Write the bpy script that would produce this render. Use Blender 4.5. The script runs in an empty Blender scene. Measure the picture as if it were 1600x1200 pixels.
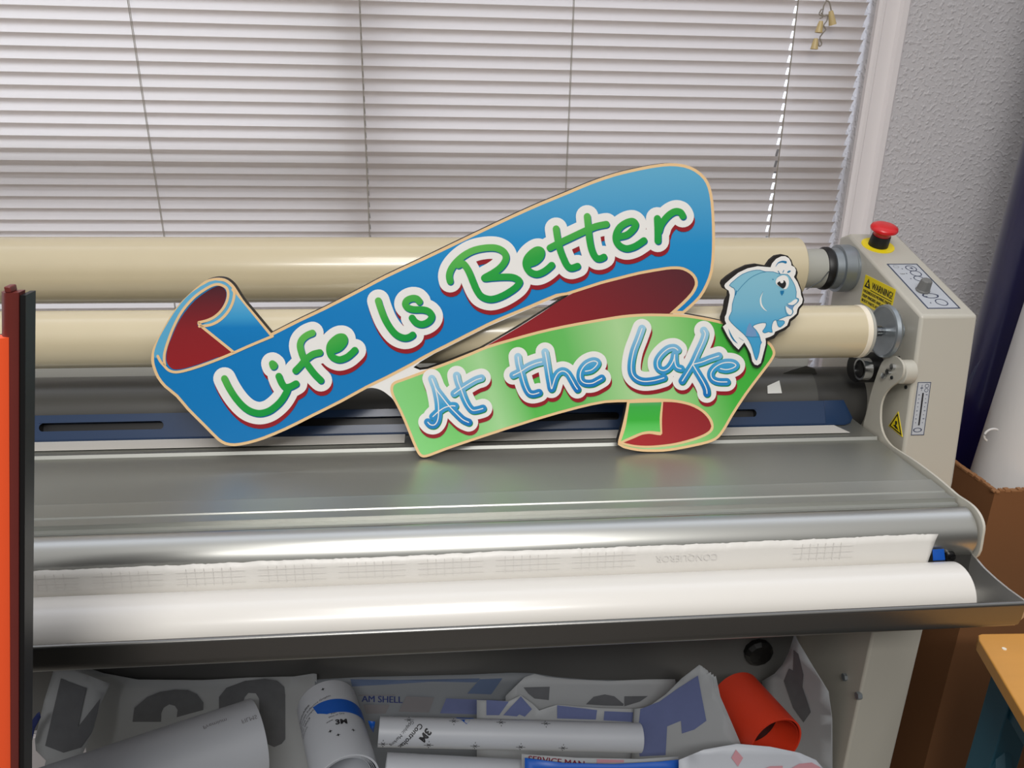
import bpy, bmesh, math, random
from mathutils import Vector, Matrix, noise
from mathutils.geometry import tessellate_polygon, delaunay_2d_cdt
random.seed(7)
C = bpy.context.scene.collection
SC = bpy.context.scene
PI = math.pi
H = 1.38                                   # camera height above the floor

# ------------------------------------------------------------------ camera
RX, RY, RZ = Vector((0.99576221, -0.01621885, 0.09052384)), Vector((-0.09060527, -0.34167082, 0.935442)), Vector((0.01575756, -0.93967973, -0.3416924))
cam_data = bpy.data.cameras.new('camera'); cam = bpy.data.objects.new('camera', cam_data); C.objects.link(cam)
cam_data.sensor_width = 36; cam_data.lens = 27.0; cam_data.clip_start = 0.02; cam_data.clip_end = 100
rot = Matrix(((RX[0], -RX[1], -RX[2]), (RY[0], -RY[1], -RY[2]), (RZ[0], -RZ[1], -RZ[2])))
cam.matrix_world = Matrix.Translation((0, 0, H)) @ rot.to_4x4()
SC.camera = cam

# ------------------------------------------------------------------ world, lights, exposure
SC.view_settings.view_transform = 'Standard'; SC.view_settings.look = 'None'
SC.view_settings.gamma = 1; SC.view_settings.use_curve_mapping = False
SC.view_settings.exposure = 0.0
W = bpy.data.worlds.new('world'); SC.world = W; W.use_nodes = True
nt = W.node_tree; nt.nodes.clear()
n_out = nt.nodes.new('ShaderNodeOutputWorld'); n_bg = nt.nodes.new('ShaderNodeBackground')
n_tc = nt.nodes.new('ShaderNodeTexCoord'); n_sp = nt.nodes.new('ShaderNodeSeparateXYZ'); n_cr = nt.nodes.new('ShaderNodeValToRGB')
nt.links.new(n_tc.outputs['Generated'], n_sp.inputs[0])
n_mr = nt.nodes.new('ShaderNodeMapRange'); n_mr.inputs[1].default_value = -0.15; n_mr.inputs[2].default_value = 0.25
nt.links.new(n_sp.outputs[1], n_mr.inputs[0]); nt.links.new(n_mr.outputs[0], n_cr.inputs[0])
n_cr.color_ramp.elements[0].color = (0, 0, 0, 1); n_cr.color_ramp.elements[1].color = (1, 1, 1, 1)
n_r2 = nt.nodes.new('ShaderNodeMapRange'); n_r2.inputs[1].default_value = 0.05; n_r2.inputs[2].default_value = 0.5; nt.links.new(n_sp.outputs[2], n_r2.inputs[0])
n_rm = nt.nodes.new('ShaderNodeMix'); n_rm.data_type = 'RGBA'; nt.links.new(n_r2.outputs[0], n_rm.inputs[0])
n_rm.inputs[6].default_value = (0.03, 0.029, 0.028, 1)           # floor and furniture of the shop behind the camera
n_rm.inputs[7].default_value = (0.60, 0.59, 0.585, 1)            # its walls and ceiling
n_fm = nt.nodes.new('ShaderNodeMix'); n_fm.data_type = 'RGBA'; nt.links.new(n_cr.outputs[0], n_fm.inputs[0]); nt.links.new(n_rm.outputs[2], n_fm.inputs[6])
n_fm.inputs[7].default_value = (1.6, 1.7, 1.96, 1)            # overcast daylight beyond the window
n_bg.inputs[1].default_value = 1.0
nt.links.new(n_fm.outputs[2], n_bg.inputs[0]); nt.links.new(n_bg.outputs[0], n_out.inputs[0])

def area(name, loc, size, size_y, power, col, rot=(0, 0, 0)):
    d = bpy.data.lights.new(name, 'AREA'); d.shape = 'RECTANGLE'; d.size = size; d.size_y = size_y; d.energy = power; d.color = col
    o = bpy.data.objects.new(name, d); C.objects.link(o); o.location = loc; o.rotation_euler = rot
    return o
area('ceiling_fluorescent_front', (-0.05, -0.55, 2.62), 0.6, 1.2, 24, (1, 0.98, 0.955))
area('ceiling_fluorescent_middle', (-0.12, -1.35, 2.62), 1.2, 0.3, 44, (1, 0.98, 0.955))
area('daylight_outside_window', (-1.0, 2.3, 2.2), 1.6, 1.4, 17, (0.80, 0.90, 1.0), (math.radians(-82), 0, 0))

# ------------------------------------------------------------------ helpers: points
def V(x, y, z): return Vector((x, y, z + H))
def ray(px, py):
    v = Vector((px - 800, py - 600, 1200.0)); return Vector((RX.dot(v), RY.dot(v), RZ.dot(v)))
EYE = Vector((0, 0, H))
def at_x(px, py, x): r = ray(px, py); return EYE + r * (x / r.x)
def at_y(px, py, y): r = ray(px, py); return EYE + r * (y / r.y)
def at_plane(px, py, P, n): r = ray(px, py); return EYE + r * ((P - EYE).dot(n) / r.dot(n))

# ------------------------------------------------------------------ helpers: materials
def lin(c):
    o = []
    for v in c:
        v /= 255.0
        o.append(v / 12.92 if v <= 0.04045 else ((v + 0.055) / 1.055) ** 2.4)
    return (*o, 1)
MATS = {}
def mat(name, rgb, rough=0.5, metal=0.0, bump=None, vary=None, coat=0, spec=None, aniso=0, stretch=(1, 1, 1)):
    m = bpy.data.materials.new(name); m.use_nodes = True; t = m.node_tree; b = t.nodes['Principled BSDF']
    b.inputs['Base Color'].default_value = lin(rgb); b.inputs['Roughness'].default_value = rough; b.inputs['Metallic'].default_value = metal
    if coat: b.inputs['Coat Weight'].default_value = coat; b.inputs['Coat Roughness'].default_value = 0.15
    if spec is not None: b.inputs['Specular IOR Level'].default_value = spec
    if aniso: b.inputs['Anisotropic'].default_value = aniso
    tc = t.nodes.new('ShaderNodeTexCoord'); mp = t.nodes.new('ShaderNodeMapping'); mp.inputs['Scale'].default_value = stretch
    t.links.new(tc.outputs['Object'], mp.inputs[0])
    if bump:                                                    # (scale, strength, distance)
        nz = t.nodes.new('ShaderNodeTexNoise'); nz.inputs['Scale'].default_value = bump[0]; nz.inputs['Detail'].default_value = 3
        bp = t.nodes.new('ShaderNodeBump'); bp.inputs['Strength'].default_value = bump[1]; bp.inputs['Distance'].default_value = bump[2]
        t.links.new(mp.outputs[0], nz.inputs['Vector']); t.links.new(nz.outputs['Fac'], bp.inputs['Height']); t.links.new(bp.outputs[0], b.inputs['Normal'])
    if vary:                                                    # (scale, amount)
        nz = t.nodes.new('ShaderNodeTexNoise'); nz.inputs['Scale'].default_value = vary[0]; nz.inputs['Detail'].default_value = 4
        mx = t.nodes.new('ShaderNodeMix'); mx.data_type = 'RGBA'
        c = lin(rgb); a = vary[1]
        mx.inputs[6].default_value = tuple(v * (1 - a) for v in c[:3]) + (1,); mx.inputs[7].default_value = tuple(min(1, v * (1 + a)) for v in c[:3]) + (1,)
        t.links.new(mp.outputs[0], nz.inputs['Vector']); t.links.new(nz.outputs['Fac'], mx.inputs[0]); t.links.new(mx.outputs[2], b.inputs['Base Color'])
    MATS[name] = m
    return m
def grad_mat(name, stops, axis, lo, hi, rough=0.48, streak=None, coat=0.12):
    """printed gradient running along a direction of the sign; stops [(t, rgb)]"""
    m = bpy.data.materials.new(name); m.use_nodes = True; t = m.node_tree; b = t.nodes['Principled BSDF']
    b.inputs['Roughness'].default_value = rough; b.inputs['Coat Weight'].default_value = coat; b.inputs['Coat Roughness'].default_value = 0.35
    tc = t.nodes.new('ShaderNodeTexCoord'); d = t.nodes.new('ShaderNodeVectorMath'); d.operation = 'DOT_PRODUCT'; d.inputs[1].default_value = axis
    mr = t.nodes.new('ShaderNodeMapRange'); mr.inputs[1].default_value = lo; mr.inputs[2].default_value = hi
    cr = t.nodes.new('ShaderNodeValToRGB'); e = cr.color_ramp.elements
    while len(e) < len(stops): e.new(0.5)
    for i, (p, c) in enumerate(stops): e[i].position = p; e[i].color = lin([min(255, v * 1.06) for v in c])
    t.links.new(tc.outputs['Object'], d.inputs[0]); t.links.new(d.outputs['Value'], mr.inputs[0]); t.links.new(mr.outputs[0], cr.inputs[0]); t.links.new(cr.outputs[0], b.inputs['Base Color'])
    return m

M = MATS
mat('wall_paint', (210, 207, 209), 0.55)
# orange-peel wall texture
def wall_texture(m):
    t = m.node_tree; b = t.nodes['Principled BSDF']; tc = t.nodes.new('ShaderNodeTexCoord')
    n1 = t.nodes.new('ShaderNodeTexNoise'); n1.inputs['Scale'].default_value = 135; n1.inputs['Detail'].default_value = 1.2
    cr = t.nodes.new('ShaderNodeValToRGB'); cr.color_ramp.elements[0].position = 0.50; cr.color_ramp.elements[1].position = 0.74
    bp = t.nodes.new('ShaderNodeBump'); bp.inputs['Strength'].default_value = 0.55; bp.inputs['Distance'].default_value = 0.0022
    t.links.new(tc.outputs['Object'], n1.inputs['Vector']); t.links.new(n1.outputs['Fac'], cr.inputs[0]); t.links.new(cr.outputs[0], bp.inputs['Height']); t.links.new(bp.outputs[0], b.inputs['Normal'])
wall_texture(M['wall_paint'])
mat('trim_paint', (240, 234, 234), 0.4, bump=(60, 0.15, 0.001), stretch=(1, 1, 0.15))
mat('floor_vinyl', (74, 68, 62), 0.5, vary=(6, 0.15))
mat('sash_metal', (150, 150, 152), 0.4, 0.3)
mat('cord', (150, 142, 130), 0.7); mat('cord_white', (235, 235, 232), 0.6); mat('tassel_plastic', (205, 182, 130), 0.4)
mat('enamel', (186, 182, 170), 0.38, vary=(3, 0.03), coat=0.15)
mat('tray_end', (190, 188, 184), 0.38, 0.8); mat('enamel_edge', (222, 221, 210), 0.35)
mat('alu', (172, 173, 167), 0.40, 0.8, bump=(900, 0.05, 0.0002), stretch=(0.02, 1, 1), aniso=0.5)
mat('alu_nose', (182, 182, 177), 0.32, 0.9, bump=(900, 0.05, 0.0002), stretch=(0.02, 1, 1))
mat('alu_tray', (128, 127, 124), 0.34, 0.95, vary=(8, 0.06))
mat('alu_bright', (205, 205, 200), 0.35, 0.6)
mat('groove', (60, 60, 58), 0.6, 0.3)
mat('steel', (150, 157, 162), 0.42, 0.75, vary=(14, 0.35))
mat('steel_dark', (70, 74, 76), 0.35, 0.9)
mat('chrome', (200, 202, 204), 0.15, 1.0)
mat('rubber_roller', (62, 61, 59), 0.32, bump=(30, 0.1, 0.0006), stretch=(0.1, 1, 1), vary=(10, 0.12))
mat('black', (13, 12, 13), 0.45); mat('black_gloss', (14, 14, 15), 0.2)
mat('beige_film', (204, 191, 160), 0.27, coat=0.55, bump=(220, 0.06, 0.0004), stretch=(0.6, 1, 1), vary=(40, 0.03))
mat('film_edge', (236, 226, 206), 0.45); mat('core_grey', (168, 168, 160), 0.4, vary=(20, 0.05))
mat('silver_strip', (238, 238, 232), 0.4, 0.0); mat('wrap_film', (84, 83, 79), 0.36, coat=0.1, bump=(18, 0.5, 0.003), stretch=(0.15, 1, 1), vary=(8, 0.1))
mat('bar_blue', (24, 50, 84), 0.34, coat=0.15, vary=(4, 0.1), stretch=(0.3, 1, 1))
mat('tape_blue', (12, 84, 178), 0.45)
mat('paper_white', (211, 208, 202), 0.42, vary=(5, 0.015)); mat('paper_gloss', (207, 203, 196), 0.30, coat=0.35)
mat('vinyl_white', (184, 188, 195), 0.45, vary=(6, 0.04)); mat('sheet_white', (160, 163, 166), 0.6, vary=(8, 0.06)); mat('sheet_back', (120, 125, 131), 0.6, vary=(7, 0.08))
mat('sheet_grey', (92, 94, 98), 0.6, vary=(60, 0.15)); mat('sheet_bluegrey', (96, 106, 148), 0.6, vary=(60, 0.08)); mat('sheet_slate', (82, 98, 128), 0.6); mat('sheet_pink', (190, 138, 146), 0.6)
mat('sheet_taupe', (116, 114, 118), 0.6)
mat('ink_black', (26, 26, 30), 0.6); mat('ink_blue', (28, 44, 104), 0.6); mat('ink_maroon', (120, 28, 48), 0.6); mat('ink_faint', (205, 202, 197), 0.6)
mat('orange_vinyl', (208, 56, 28), 0.45, vary=(9, 0.1)); mat('orange_inside', (150, 32, 16), 0.5)
mat('orange_paint', (232, 84, 40), 0.42); mat('rail_shaded', (98, 38, 33), 0.4, vary=(30, 0.1))  # rail: reddish orange with its shade put into the base colour
mat('navy_film', (20, 18, 68), 0.3, coat=0.5); mat('frosted_wrap', (214, 212, 210), 0.4, vary=(9, 0.05), bump=(25, 0.3, 0.002), stretch=(1, 1, 0.25), coat=0.4)
mat('cardboard', (118, 77, 43), 0.75, vary=(5, 0.1)); mat('cardboard_edge', (146, 102, 64), 0.8, bump=(120, 0.6, 0.002))
mat('wood_top', (206, 148, 72), 0.38, vary=(5, 0.12), stretch=(1, 6, 1), coat=0.2); mat('teal_paint', (32, 84, 102), 0.5, vary=(9, 0.15))
mat('dark_beam', (104, 104, 103), 0.5, 0.2, bump=(60, 0.1, 0.0006), stretch=(0.1, 1, 1))
mat('label_grey', (182, 186, 192), 0.4); mat('label_line', (52, 60, 84), 0.5); mat('yellow', (238, 214, 22), 0.45); mat('stop_red', (214, 22, 28), 0.35, coat=0.3); mat('knob_grey', (112, 112, 110), 0.55)
mat('board_core', (30, 26, 24), 0.6)
mat('art_white', (242, 240, 236), 0.5); mat('art_tan', (240, 202, 150), 0.5); mat('art_shadow_red', (150, 26, 38), 0.45); mat('art_blue_edge', (0, 98, 158), 0.45); mat('art_green_edge', (22, 140, 74), 0.45)
mat('fish_line', (44, 128, 168), 0.45); mat('fish_dark', (28, 120, 170), 0.45); mat('fish_lilac', (118, 156, 200), 0.45)
mat('earth', (90, 92, 88), 0.9)

def slat_material():
    m = bpy.data.materials.new('slat_vinyl'); m.use_nodes = True; t = m.node_tree; t.nodes.clear()
    o = t.nodes.new('ShaderNodeOutputMaterial'); p = t.nodes.new('ShaderNodeBsdfPrincipled'); tr = t.nodes.new('ShaderNodeBsdfTranslucent'); mx = t.nodes.new('ShaderNodeMixShader')
    p.inputs['Base Color'].default_value = lin((200, 191, 184)); p.inputs['Roughness'].default_value = 0.45
    tr.inputs['Color'].default_value = lin((228, 220, 214)); mx.inputs[0].default_value = 0.52
    t.links.new(p.outputs[0], mx.inputs[1]); t.links.new(tr.outputs[0], mx.inputs[2]); t.links.new(mx.outputs[0], o.inputs[0])
    return m
M['slat'] = slat_material()
def glass_material():
    m = bpy.data.materials.new('window_glass'); m.use_nodes = True; t = m.node_tree; t.nodes.clear()
    o = t.nodes.new('ShaderNodeOutputMaterial'); g = t.nodes.new('ShaderNodeBsdfGlossy'); g.inputs['Roughness'].default_value = 0.02
    tr = t.nodes.new('ShaderNodeBsdfTransparent'); mx = t.nodes.new('ShaderNodeMixShader'); mx.inputs[0].default_value = 0.06
    t.links.new(tr.outputs[0], mx.inputs[1]); t.links.new(g.outputs[0], mx.inputs[2]); t.links.new(mx.outputs[0], o.inputs[0])
    return m
M['glass'] = glass_material()

# ------------------------------------------------------------------ helpers: meshes
def frame_of(d):
    d = d.normalized(); u = d.cross(Vector((0, 0, 1)))
    if u.length < 1e-3: u = d.cross(Vector((0, 1, 0)))
    u.normalize(); return u, d.cross(u)
class MB:
    def __init__(s): s.v = []; s.f = []; s.m = []
    def add(s, vs, fs, mi=0):
        o = len(s.v); s.v += [Vector(p) for p in vs]; s.f += [[i + o for i in f] for f in fs]; s.m += [mi] * len(fs); return s
    def box(s, a, b, mi=0):
        x0, x1 = sorted((a[0], b[0])); y0, y1 = sorted((a[1], b[1])); z0, z1 = sorted((a[2], b[2]))
        return s.add([(x0, y0, z0), (x1, y0, z0), (x1, y1, z0), (x0, y1, z0), (x0, y0, z1), (x1, y0, z1), (x1, y1, z1), (x0, y1, z1)],
                     [(0, 3, 2, 1), (4, 5, 6, 7), (0, 1, 5, 4), (1, 2, 6, 5), (2, 3, 7, 6), (3, 0, 4, 7)], mi)
    def extrude(s, pts, off, mi=0, cap=True, side=None):
        """solid from a planar outline (3D points) and an offset vector"""
        n = len(pts); pts = [Vector(p) for p in pts]; off = Vector(off)
        vs = pts + [p + off for p in pts]; fs = [(i, (i + 1) % n, (i + 1) % n + n, i + n) for i in range(n)]
        s.add(vs, fs, mi if side is None else side)
        if cap:
            tr = tessellate_polygon([pts]); s.add(pts, [tuple(t) for t in tr], mi); s.add([p + off for p in pts], [tuple(reversed(t)) for t in tr], mi if side is None else side)
        return s
    def prism_x(s, prof, x0, x1, mi=0, cap=True, closed=True):
        a = [V(x0, y, z) for y, z in prof]; n = len(a)
        if closed: return s.extrude(a, (x1 - x0, 0, 0), mi, cap)
        vs = a + [p + Vector((x1 - x0, 0, 0)) for p in a]
        return s.add(vs, [(i, i + 1, i + 1 + n, i + n) for i in range(n - 1)], mi)
    def lathe(s, p0, d, prof, seg=48, mi=0, close=False, a0=0, a1=2 * PI):
        """prof [(t along d, radius)]"""
        u, w = frame_of(d); d = d.normalized(); vs = []; full = abs(a1 - a0 - 2 * PI) < 1e-6; ns = seg if full else seg + 1
        for t, r in prof:
            for k in range(ns):
                a = a0 + (a1 - a0) * k / seg; vs.append(p0 + d * t + (u * math.cos(a) + w * math.sin(a)) * r)
        fs = []; m = len(prof)
        for i in range(m if close else m - 1):
            for k in range(seg):
                k2 = (k + 1) % ns; j = (i + 1) % m
                fs.append((i * ns + k, i * ns + k2, j * ns + k2, j * ns + k))
        return s.add(vs, fs, mi)
    def cyl(s, p0, p1, r, seg=40, mi=0, bev=0.0):
        L = (p1 - p0).length
        if bev: pr = [(0, 0), (0, r - bev), (bev, r), (L - bev, r), (L, r - bev), (L, 0)]
        else: pr = [(0, 0), (0, r), (L, r), (L, 0)]
        return s.lathe(p0, p1 - p0, pr, seg, mi)
    def tube(s, pts, r, seg=8, mi=0):
        pts = [Vector(p) for p in pts]; vs = []
        for i, p in enumerate(pts):
            d = (pts[min(i + 1, len(pts) - 1)] - pts[max(i - 1, 0)]); u, w = frame_of(d)
            for k in range(seg):
                a = 2 * PI * k / seg; vs.append(p + (u * math.cos(a) + w * math.sin(a)) * r)
        fs = [(i * seg + k, i * seg + (k + 1) % seg, (i + 1) * seg + (k + 1) % seg, (i + 1) * seg + k) for i in range(len(pts) - 1) for k in range(seg)]
        fs += [tuple(range(seg))[::-1], tuple((len(pts) - 1) * seg + k for k in range(seg))]
        return s.add(vs, fs, mi)
    def build(s, name, mats, parent=None, smooth=True, angle=35, bevel=0, merge=True, recalc=True):
        if not isinstance(mats, (list, tuple)): mats = [mats]
        base = ORIGIN.get(parent.name, Vector((0, 0, 0))) if parent else Vector((0, 0, 0))
        me = bpy.data.meshes.new(name); me.from_pydata([p - base for p in s.v], [], s.f)
        for m in mats: me.materials.append(MATS[m] if isinstance(m, str) else m)
        me.polygons.foreach_set('material_index', s.m)
        if merge:
            bm = bmesh.new(); bm.from_mesh(me); bmesh.ops.remove_doubles(bm, verts=bm.verts, dist=1e-6)
            if recalc: bmesh.ops.recalc_face_normals(bm, faces=bm.faces)
            bm.to_mesh(me); bm.free()
        if smooth:
            me.polygons.foreach_set('use_smooth', [True] * len(me.polygons)); me.set_sharp_from_angle(angle=math.radians(angle))
        me.update()
        o = bpy.data.objects.new(name, me); C.objects.link(o)
        if parent: o.parent = parent
        if bevel:
            b = o.modifiers.new('bevel', 'BEVEL'); b.width = bevel; b.segments = 3; b.limit_method = 'ANGLE'; b.angle_limit = math.radians(40); b.harden_normals = False
        ORIGIN[o.name] = base
        return o
ORIGIN = {}
def thing(name, label, cat, loc, group=None):
    o = bpy.data.objects.new(name, None); o.empty_display_size = 0.05; C.objects.link(o); o.location = loc; ORIGIN[o.name] = Vector(loc)
    o['label'] = label; o['category'] = cat
    if group: o['group'] = group
    return o
def tag(o, label, cat, group=None):
    o['label'] = label; o['category'] = cat
    if group: o['group'] = group
    return o
def structure(o): o['kind'] = 'structure'; return o
def smooth_line(p, n=6, closed=False):
    """Catmull-Rom through 2D points"""
    P = [Vector((a[0], a[1])) for a in p]; N = len(P); out = []
    rng = range(N) if closed else range(N - 1)
    for i in rng:
        if closed: a, b, c, d = P[i - 1], P[i], P[(i + 1) % N], P[(i + 2) % N]
        else: a, b, c, d = P[max(i - 1, 0)], P[i], P[i + 1], P[min(i + 2, N - 1)]
        for k in range(n):
            t = k / n; out.append(0.5 * ((2 * b) + (c - a) * t + (2 * a - 5 * b + 4 * c - d) * t * t + (3 * b - a - 3 * c + d) * t ** 3))
    if not closed: out.append(P[-1])
    return [(q.x, q.y) for q in out]
def text_geo(s, size=1.0, align='LEFT', extra=0.0):
    cu = bpy.data.curves.new('t', 'FONT'); cu.body = s; cu.size = size; cu.align_x = align; cu.resolution_u = 3; cu.offset = extra
    o = bpy.data.objects.new('t', cu); C.objects.link(o); dg = bpy.context.evaluated_depsgraph_get(); dg.update()
    me = bpy.data.meshes.new_from_object(o.evaluated_get(dg)); vs = [(v.co.x, v.co.y) for v in me.vertices]; fs = [tuple(p.vertices) for p in me.polygons]
    bpy.data.objects.remove(o); bpy.data.curves.remove(cu); bpy.data.meshes.remove(me)
    return vs, fs
def put_text(mb, s, size, fn, mi=0, align='LEFT', extra=0.0, shear=0):
    vs, fs = text_geo(s, size, align, extra); mb.add([fn(u + shear * v, v) for u, v in vs], fs, mi); return mb
def disc2(c, r, n=18): return [(c[0] + r * math.cos(2 * PI * k / n), c[1] + r * math.sin(2 * PI * k / n)) for k in range(n)]

# ================================================================== THE ROOM
WY = 1.385                                                     # inner face of the window wall
WX0, WX1 = -1.40, 0.745; WZ0, WZ1 = -0.52, 0.78
mb = MB()
for (x0, x1, z0, z1) in ((-2.6, WX0, -H, 1.3), (WX1, 2.6, -H, 1.3), (WX0, WX1, -H, WZ0), (WX0, WX1, WZ1, 1.3)):
    mb.box(V(x0, WY, z0), V(x1, WY + 0.13, z1))
structure(mb.build('wall_back', 'wall_paint', smooth=False))
structure(MB().box(V(-2.6, -3.2, -H - 0.05), V(2.6, WY + 0.13, -H)).build('floor', 'floor_vinyl', smooth=False))
structure(MB().box(V(-2.6, WY - 0.012, -H), V(2.6, WY, -H + 0.09)).build('baseboard_back', 'trim_paint', smooth=False, bevel=0.003))
# casing around the window: moulded profile
def casing(x0, x1, z0, z1, vert):
    m = MB(); n = [(0, 0), (0, 0.010), (0.004, 0.013), (0.010, 0.013), (0.013, 0.008), (0.030, 0.010), (0.038, 0.012), (0.042, 0.017), (0.052, 0.017), (0.056, 0.012), (0.056, 0)]
    return m, n
prof = [(0, 0), (0, 0.009), (0.004, 0.013), (0.010, 0.013), (0.013, 0.009), (0.026, 0.008), (0.036, 0.011), (0.040, 0.017), (0.050, 0.017), (0.055, 0.012), (0.055, 0)]
mb = MB(); mb.extrude([V(WX1 + a, WY - b, WZ0 - 0.05) for a, b in prof], (0, 0, WZ1 - WZ0 + 0.1)); structure(mb.build('trim_1', 'trim_paint', angle=25))
mb = MB(); mb.extrude([V(WX0 - a, WY - b, WZ0 - 0.05) for a, b in prof], (0, 0, WZ1 - WZ0 + 0.1)); structure(mb.build('trim_2', 'trim_paint', angle=25))
structure(MB().box(V(WX0 - 0.06, WY - 0.045, WZ0 - 0.025), V(WX1 + 0.06, WY + 0.13, WZ0)).build('trim_3', 'trim_paint', smooth=False, bevel=0.004))
# window: frame, mullion, glass behind the blind
win = bpy.data.objects.new('window_1', None); C.objects.link(win); win.location = V((WX0 + WX1) / 2, WY + 0.1, WZ0); ORIGIN['window_1'] = win.location.copy(); structure(win)
mb = MB(); yf0, yf1 = WY + 0.075, WY + 0.11
for (x0, x1, z0, z1) in ((WX0, WX0 + 0.04, WZ0, WZ1), (WX1 - 0.03, WX1, WZ0, WZ1), (WX0 + 0.04, WX1 - 0.03, WZ0, WZ0 + 0.04), (WX0 + 0.04, WX1 - 0.03, WZ1 - 0.04, WZ1), (-0.172, -0.122, WZ0 + 0.04, WZ1 - 0.04), (WX0 + 0.04, -0.172, -0.115, -0.070), (-0.122, WX1 - 0.03, -0.115, -0.070)):
    mb.box(V(x0, yf0, z0), V(x1, yf1, z1))
structure(mb.build('window_frame', 'sash_metal', win, smooth=False))
structure(MB().box(V(WX0 + 0.04, yf0 + 0.012, WZ0 + 0.04), V(WX1 - 0.03, yf0 + 0.016, WZ1 - 0.04)).build('window_pane', 'glass', win, smooth=False))
structure(MB().box(V(-6, WY + 0.4, -H - 0.1), V(6, 9, -H - 0.05)).build('ground', 'earth', smooth=False))

# ---- the blind
BY = 1.402; bx0, bx1 = WX0 + 0.015, 0.738
blind = thing('window_blind', 'off-white horizontal mini blind closed across the whole window', 'blind', V(-0.3, BY, WZ1))
zb0 = (at_y(560, 361, BY).z - H); zb1 = (at_y(560, 22.2, BY).z - H); pitch = (zb1 - zb0) / 18
def slat_mb():
    m = MB(); th = math.radians(63); wdt = 0.0270; pts = []
    for k in range(9):
        s = (k / 8 - 0.5) * wdt; crown = 0.0026 * (1 - (2 * s / wdt) ** 2)
        y = -s * -math.cos(th) * 1.0; z = s * math.sin(th)
        # closed with the upper edge towards the room, hollow side to the room
        pts.append((-s * math.cos(th) + crown * math.sin(th), z + crown * math.cos(th)))
    for i in range(24): pass
    xh = [(at_y(561, 0, BY).x + 0.0006, 0.0010, (2, 5)), (at_y(1246.5, 6, BY).x - 0.0012, 0.0024, (1, 5))]     # route holes of the lift cords
    xs = [bx0 + (bx1 - bx0) * j / 40 for j in range(41)]
    xs = [x for x in xs if all(abs(x - c) > h * 1.5 for c, h, _ in xh)] + [v for c, h, _ in xh for v in (c - h, c + h)]; xs.sort()
    vs = [Vector((x, y, z)) for x in xs for (y, z) in pts]; n = len(pts); fs = []
    for j in range(len(xs) - 1):
        xm = (xs[j] + xs[j + 1]) / 2; cut = [r for c, h, r in xh if abs(xm - c) < h]
        for i in range(n - 1):
            if cut and cut[0][0] <= i < cut[0][1]: continue
            fs.append((j * n + i, j * n + i + 1, (j + 1) * n + i + 1, (j + 1) * n + i))
    m.v = vs; m.f = fs; m.m = [0] * len(fs)
    return m
half = 0.0135 * math.sin(math.radians(63))
sl = slat_mb(); first = None; k = 0; z = zb0
zs = []
z = zb0
while z > WZ0 + 0.02: z -= pitch
z += pitch
while z < WZ1 - 0.06: zs.append(z); z += pitch
for i, z in enumerate(zs):
    if first is None:
        first = sl.build('slat', 'slat', None, angle=60, merge=False); first.parent = blind; o = first
    else:
        o = first.copy(); C.objects.link(o)
    o.location = Vector((0, BY, z - half + H)) - ORIGIN[blind.name]
    o.rotation_euler = (math.radians(random.uniform(-1.6, 1.6)), random.uniform(-0.0006, 0.0006), 0)
MB().box(V(bx0, BY - 0.014, WZ1 - 0.035), V(bx1, BY + 0.014, WZ1)).build('head_rail', 'trim_paint', blind, bevel=0.002)
MB().box(V(bx0, BY - 0.010, zs[0] - 0.014), V(bx1, BY + 0.010, zs[0] - 0.002)).build('bottom_rail', 'trim_paint', blind, bevel=0.003)
for (pxa, pya, pxb, pyb, kind) in ((199, 0, 256, 370, 0), (561, 0, 577, 369, 1), (896, 0, 883.5, 295, 0), (1247, 0, 1201.5, 367, 2)):
    yy = BY - 0.0135; a = at_y(pxa, pya, yy); b = at_y(pxb, pyb, yy); d = (a - b) / (a.z - b.z)
    top = a + d * (WZ1 - 0.03 + H - a.z); bot = b + d * (zs[0] - 0.005 + H - b.z)
    m = MB().tube([top, bot], 0.0006, 6); m.tube([top + Vector((0.0024 if kind == 0 else 0.0016, 0.0006, 0)), bot + Vector((0.0012, 0.0006, 0))], 0.0005, 6)
    m.build('ladder_cord', 'cord', blind)
# tassels on knotted pull cords
for (px, py, dx, dy) in ((1298, 17, 3, 22), (1283, 33, -4, 18), (1275, 60, -3, 17)):
    a = at_y(px, py, BY - 0.024); b = at_y(px + dx, py + dy, BY - 0.024); d = b - a
    MB().lathe(a, d, [(0, 0), (0, 0.0034), (d.length * 0.3, 0.0046), (d.length, 0.0064), (d.length, 0.0052), (d.length * 0.6, 0.0), ], 20).build('tassel', 'tassel_plastic', blind)
m = MB()
for line in ([(1285, 22), (1287, 10), (1291, 2), (1296, 4), (1299, 18)], [(1292, -40), (1291, 2)], [(1283, 20), (1287, 25), (1293, 24), (1292, 32), (1287, 40), (1290, 46), (1284, 54), (1281, 60), (1284, 68), (1280, 72), (1276, 60)], [(1284, 14), (1280, 22), (1286, 26), (1281, 29)]):
    m.tube([at_y(p[0], p[1], BY - 0.022) for p in smooth_line(line, 5)], 0.0011, 6)
m.build('pull_cord', 'cord', blind)

# ================================================================== THE LAMINATOR
XR, XT, XL = 0.633, 0.613, -1.02
lam = thing('laminating_machine', 'wide grey roll laminator with silver feed table standing under the window', 'laminator', V(-0.2, 0.9, -H))
TZ = -0.433
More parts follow.
